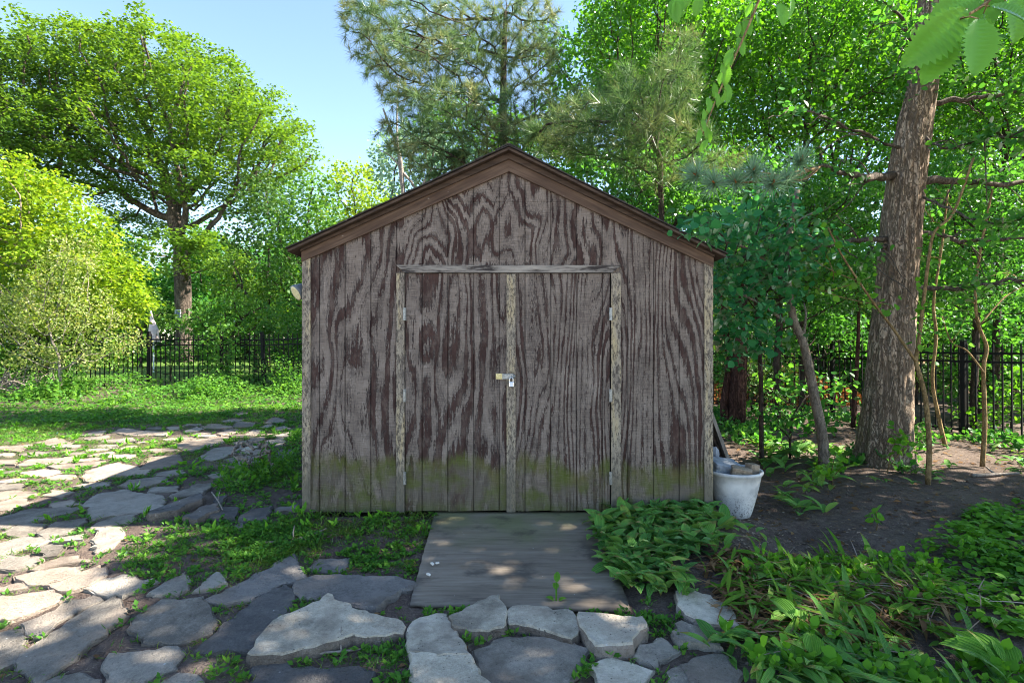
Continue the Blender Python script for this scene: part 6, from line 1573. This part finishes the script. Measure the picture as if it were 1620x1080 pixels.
# chips and pebbles
x, y, z = scatter(np.array([(-7, 2.2), (4.5, 2.2), (4.5, 6.5), (1.6, 6.0), (-1.7, 4.45), (-7, 9)]), 3200, rng, lambda x, y: .15 + .6 * (x > 1.2), stones=True)
P = []; c = 0; V = []; F = []
ico = bmesh.new(); bmesh.ops.create_icosphere(ico, subdivisions=1, radius=1); IV = np.array([v.co for v in ico.verts]); IF = np.array([[v.index for v in f.verts] for f in ico.faces]); ico.free()
n = len(x); s = .007 * rng.uniform(.4, 1.6, n)
V = (IV[None] * (s[:, None] * rng.uniform(.6, 1.3, (n, 3)))[:, None] + np.c_[x, y, z + s * .3][:, None]).reshape(-1, 3)
F = (IF[None] + (np.arange(n) * len(IV))[:, None, None]).reshape(-1, 3)
stuff('pebbles', [(V, F)], M['stone_warm'], 'small pebbles and chips on the soil')
for a, b, s_ in ((684, 906, .012), (692, 905, .011), (678, 924, .012)):
    p = at(a, b, .0); rock('wood_chip', (p.x, p.y, float(-.085 * (4.5 - p.y)) + .026), (s_ * 2.2, s_ * 1.2, s_ * .8), (.1, .1, a), M['chip'], 'one of three whitish chips near the left edge of the ramp', 'chip', int(a), .1, 1)['group'] = 'whitish chips on the ramp'
x, y, z = scatter(region([(1120, 830), (1215, 790), (1300, 815), (1420, 860), (1300, 890), (1180, 900), (1110, 890)]), 1700, rng, clump(2.5, 61, .2, .6), stones=False)
n = len(x); ax, nr = leaf_frames(n, .75, rng); ax[:, 2] *= .2
stuff('wood_mulch', [instance(leaf_tpl('low'), np.c_[x, y, z + .006], ax, nr, .03 * rng.uniform(.4, 1.4, n))], M['lf_mulch'], 'pale chips and dry leaf bits on the soil beside the planter')
SOILR = np.array([(1.7, 3.3), (4.6, 3.3), (6.4, 5.2), (7.4, 8), (6, 11.5), (1.8, 10), (1.8, 5)])
x, y, z = scatter(SOILR, 1500, rng, clump(1.6, 91, .2, .6), stones=False); n = len(x); ax, nr = leaf_frames(n, .7, rng); ax[:, 2] *= .3
x2, y2, z2 = scatter(SOILR, 1100, rng, None, stones=False); n2 = len(x2); ax2 = np.c_[rng.normal(size=(n2, 2)), rng.normal(size=n2) * .12]
stuff('leaf_litter', [instance(leaf_tpl('low'), np.c_[x, y, z + .012], ax, nr, .06 * rng.uniform(.4, 1.3, n)), instance(strip_tpl(3, .5, .3, 0.0), np.c_[x2, y2, z2 + .012], ax2, np.tile([[0, 0, 1.0]], (n2, 1)), .14 * rng.uniform(.3, 1.6, n2), np.full(n2, .004))], M['lf_dead'], 'dry leaves and small twigs littering the soil under the trees')
x, y, z = scatter(BEDR, 1500, rng, clump(1.8, 95, .35, .65), pad=.05)
stuff('bed_weeds', [rosettes(x, y, z + .02, rng, 6, .05, 1.1, .09, 'round')], M['lf_bright'], 'small bright leafy weeds among the lily leaves')
# orange leaf heap beyond the right fence, in the sun
c = np.array([6.7, 14.3]); n = 5200; r = np.sqrt(rng.random(n)) * 1.5; a = rng.uniform(0, 6.28, n)
x = c[0] + r * np.cos(a) * 1.5; y = c[1] + r * np.sin(a) * .9; z = ground(x, y) + .75 * np.clip(1 - (r / 1.5) ** 1.6, 0, 1) + rng.normal(size=n) * .015
ax, nr = leaf_frames(n, .6, rng)
stuff('leaf_heap', [instance(leaf_tpl('low'), np.c_[x, y, z], ax, nr, .13 * rng.uniform(.6, 1.3, n))], M['lf_orange'], 'heap of orange-brown fallen leaves beyond the right fence')

# ------------------------------------------------------------------ single broad-leaved plants in front
def ribbed_tpl(width=.30, curl=.9, nseg=10, ribs=6):
    V = []; F = []; th = -.35; y = z = 0
    m = ribs * 2
    for i in range(nseg + 1):
        t = i / nseg; w = width * (math.sin(math.pi * (t ** .75)) ** .8 if 0 < t < 1 else .03)
        for j in range(m + 1):
            u = j / m * 2 - 1
            V.append((u * w, y, z + abs(u) * w * .45 + (.012 if j % 2 else 0) * (w / width)))
        th += curl / nseg; y += math.cos(th) / nseg; z -= math.sin(th) / nseg
    for i in range(nseg):
        for j in range(m): b = i * (m + 1) + j; F.append((b, b + 1, b + m + 2, b + m + 1))
    return np.array(V), np.array(F, np.int32)
def broad_plant(label, px, py, specs, seed, mat='lf_ribbed'):
    """specs: (azimuth in degrees, 0 = to the right, 90 = away; leaf length; stalk length; rise)"""
    rg = np.random.default_rng(seed); b = np.array(at(px, py))
    root = empty('broad_leaf_plant', b, label, 'plant'); m = MB(); st = []
    for az, L, sl, rise in specs:
        d = np.array([math.cos(R(az)), math.sin(R(az)), 0]); top = b + d * sl * .5 + np.array([0, 0, sl * rise])
        m.tube(smooth_path([b, b + d * sl * .15 + np.array([0, 0, sl * rise * .6]), top], 4), np.linspace(.005, .003, 9), 6)
        tp = ribbed_tpl(rg.uniform(.25, .31), rg.uniform(.8, 1.2))
        V, F = instance(tp, top[None], (d + np.array([0, 0, rise * .45]))[None], (np.array([0, 0, 1.0]) - d * .5 + np.array([0, -.35, 0]))[None], [L])
        obj('leaf', V, F, M[mat], root, smooth=True, uv=tpl_uv(tp, 1))
    m.obj('stalk', M['lf_bright'], root)
broad_plant('ribbed broad-leaved plant with two upright leaves in the lower right bed', 1262, 1010, [(110, .17, .07, 1.2), (60, .14, .06, 1.0), (250, .12, .05, .7)], 1)
broad_plant('ribbed broad-leaved plant low at the bottom border, several rounded leaves', 1290, 1075, [(130, .15, .06, .8), (70, .15, .08, 1.0), (180, .13, .05, .5), (20, .13, .06, .6), (300, .12, .05, .5)], 2)
broad_plant('single-stalked plant with one round upright ribbed leaf', 1392, 1055, [(85, .12, .14, 1.3), (280, .10, .05, .6)], 3)
broad_plant('very large ribbed leaves in the lower right corner', 1600, 1088, [(140, .24, .10, .8), (100, .26, .10, .7), (60, .2, .1, .8)], 4)
broad_plant('small upright sprout growing through the ramp end between two pale blocks', 880, 958, [(90, .06, .05, 1.6), (170, .05, .03, 1.0), (10, .05, .03, .9), (80, .07, .06, 2.0)], 5)
# ------------------------------------------------------------------ light, sky, camera
SUN_EL, SUN_AZ = R(42), R(87)      # azimuth from +Y (into the picture) towards +X (right)
w = bpy.data.worlds.new('World'); SC.world = w; w.use_nodes = True
nt = w.node_tree; nt.nodes.clear()
sky = nt.nodes.new('ShaderNodeTexSky'); sky.sky_type = 'NISHITA'; sky.sun_disc = False
sky.sun_elevation = SUN_EL; sky.sun_rotation = SUN_AZ; sky.altitude = 100; sky.air_density = 1.0; sky.dust_density = 0.3; sky.ozone_density = 1.2
bg = nt.nodes.new('ShaderNodeBackground'); bg.inputs[1].default_value = 0.072
wo = nt.nodes.new('ShaderNodeOutputWorld')
nt.links.new(sky.outputs[0], bg.inputs[0]); nt.links.new(bg.outputs[0], wo.inputs[0])
sl = bpy.data.lights.new('sun', 'SUN'); sl.energy = 4.6; sl.angle = R(0.53); sl.color = (1.0, .90, .76)
so = bpy.data.objects.new('sun', sl); COL.objects.link(so)
d = Vector((math.sin(SUN_AZ) * math.cos(SUN_EL), math.cos(SUN_AZ) * math.cos(SUN_EL), math.sin(SUN_EL)))
so.rotation_euler = (-d).to_track_quat('-Z', 'Y').to_euler(); so.location = d * 50
cam = bpy.data.cameras.new('camera'); cam.lens = 20.0; cam.sensor_width = 36.0; cam.clip_start = .05; cam.clip_end = 2000
co = bpy.data.objects.new('camera', cam); COL.objects.link(co)
co.location = (0, 0, CAM_H); co.rotation_euler = (R(90), 0, 0); SC.camera = co
vs = SC.view_settings; vs.view_transform = 'Standard'; vs.look = 'None'; vs.gamma = 1; vs.use_curve_mapping = False; vs.exposure = 2.55
SC.cycles.max_bounces = 8; SC.cycles.diffuse_bounces = 6; SC.cycles.glossy_bounces = 2; SC.cycles.transmission_bounces = 5; SC.cycles.transparent_max_bounces = 4
SC.cycles.caustics_reflective = False; SC.cycles.caustics_refractive = False; SC.cycles.sample_clamp_indirect = 6
SC.cycles.use_denoising = True
SC.cycles.filter_width = 1.05
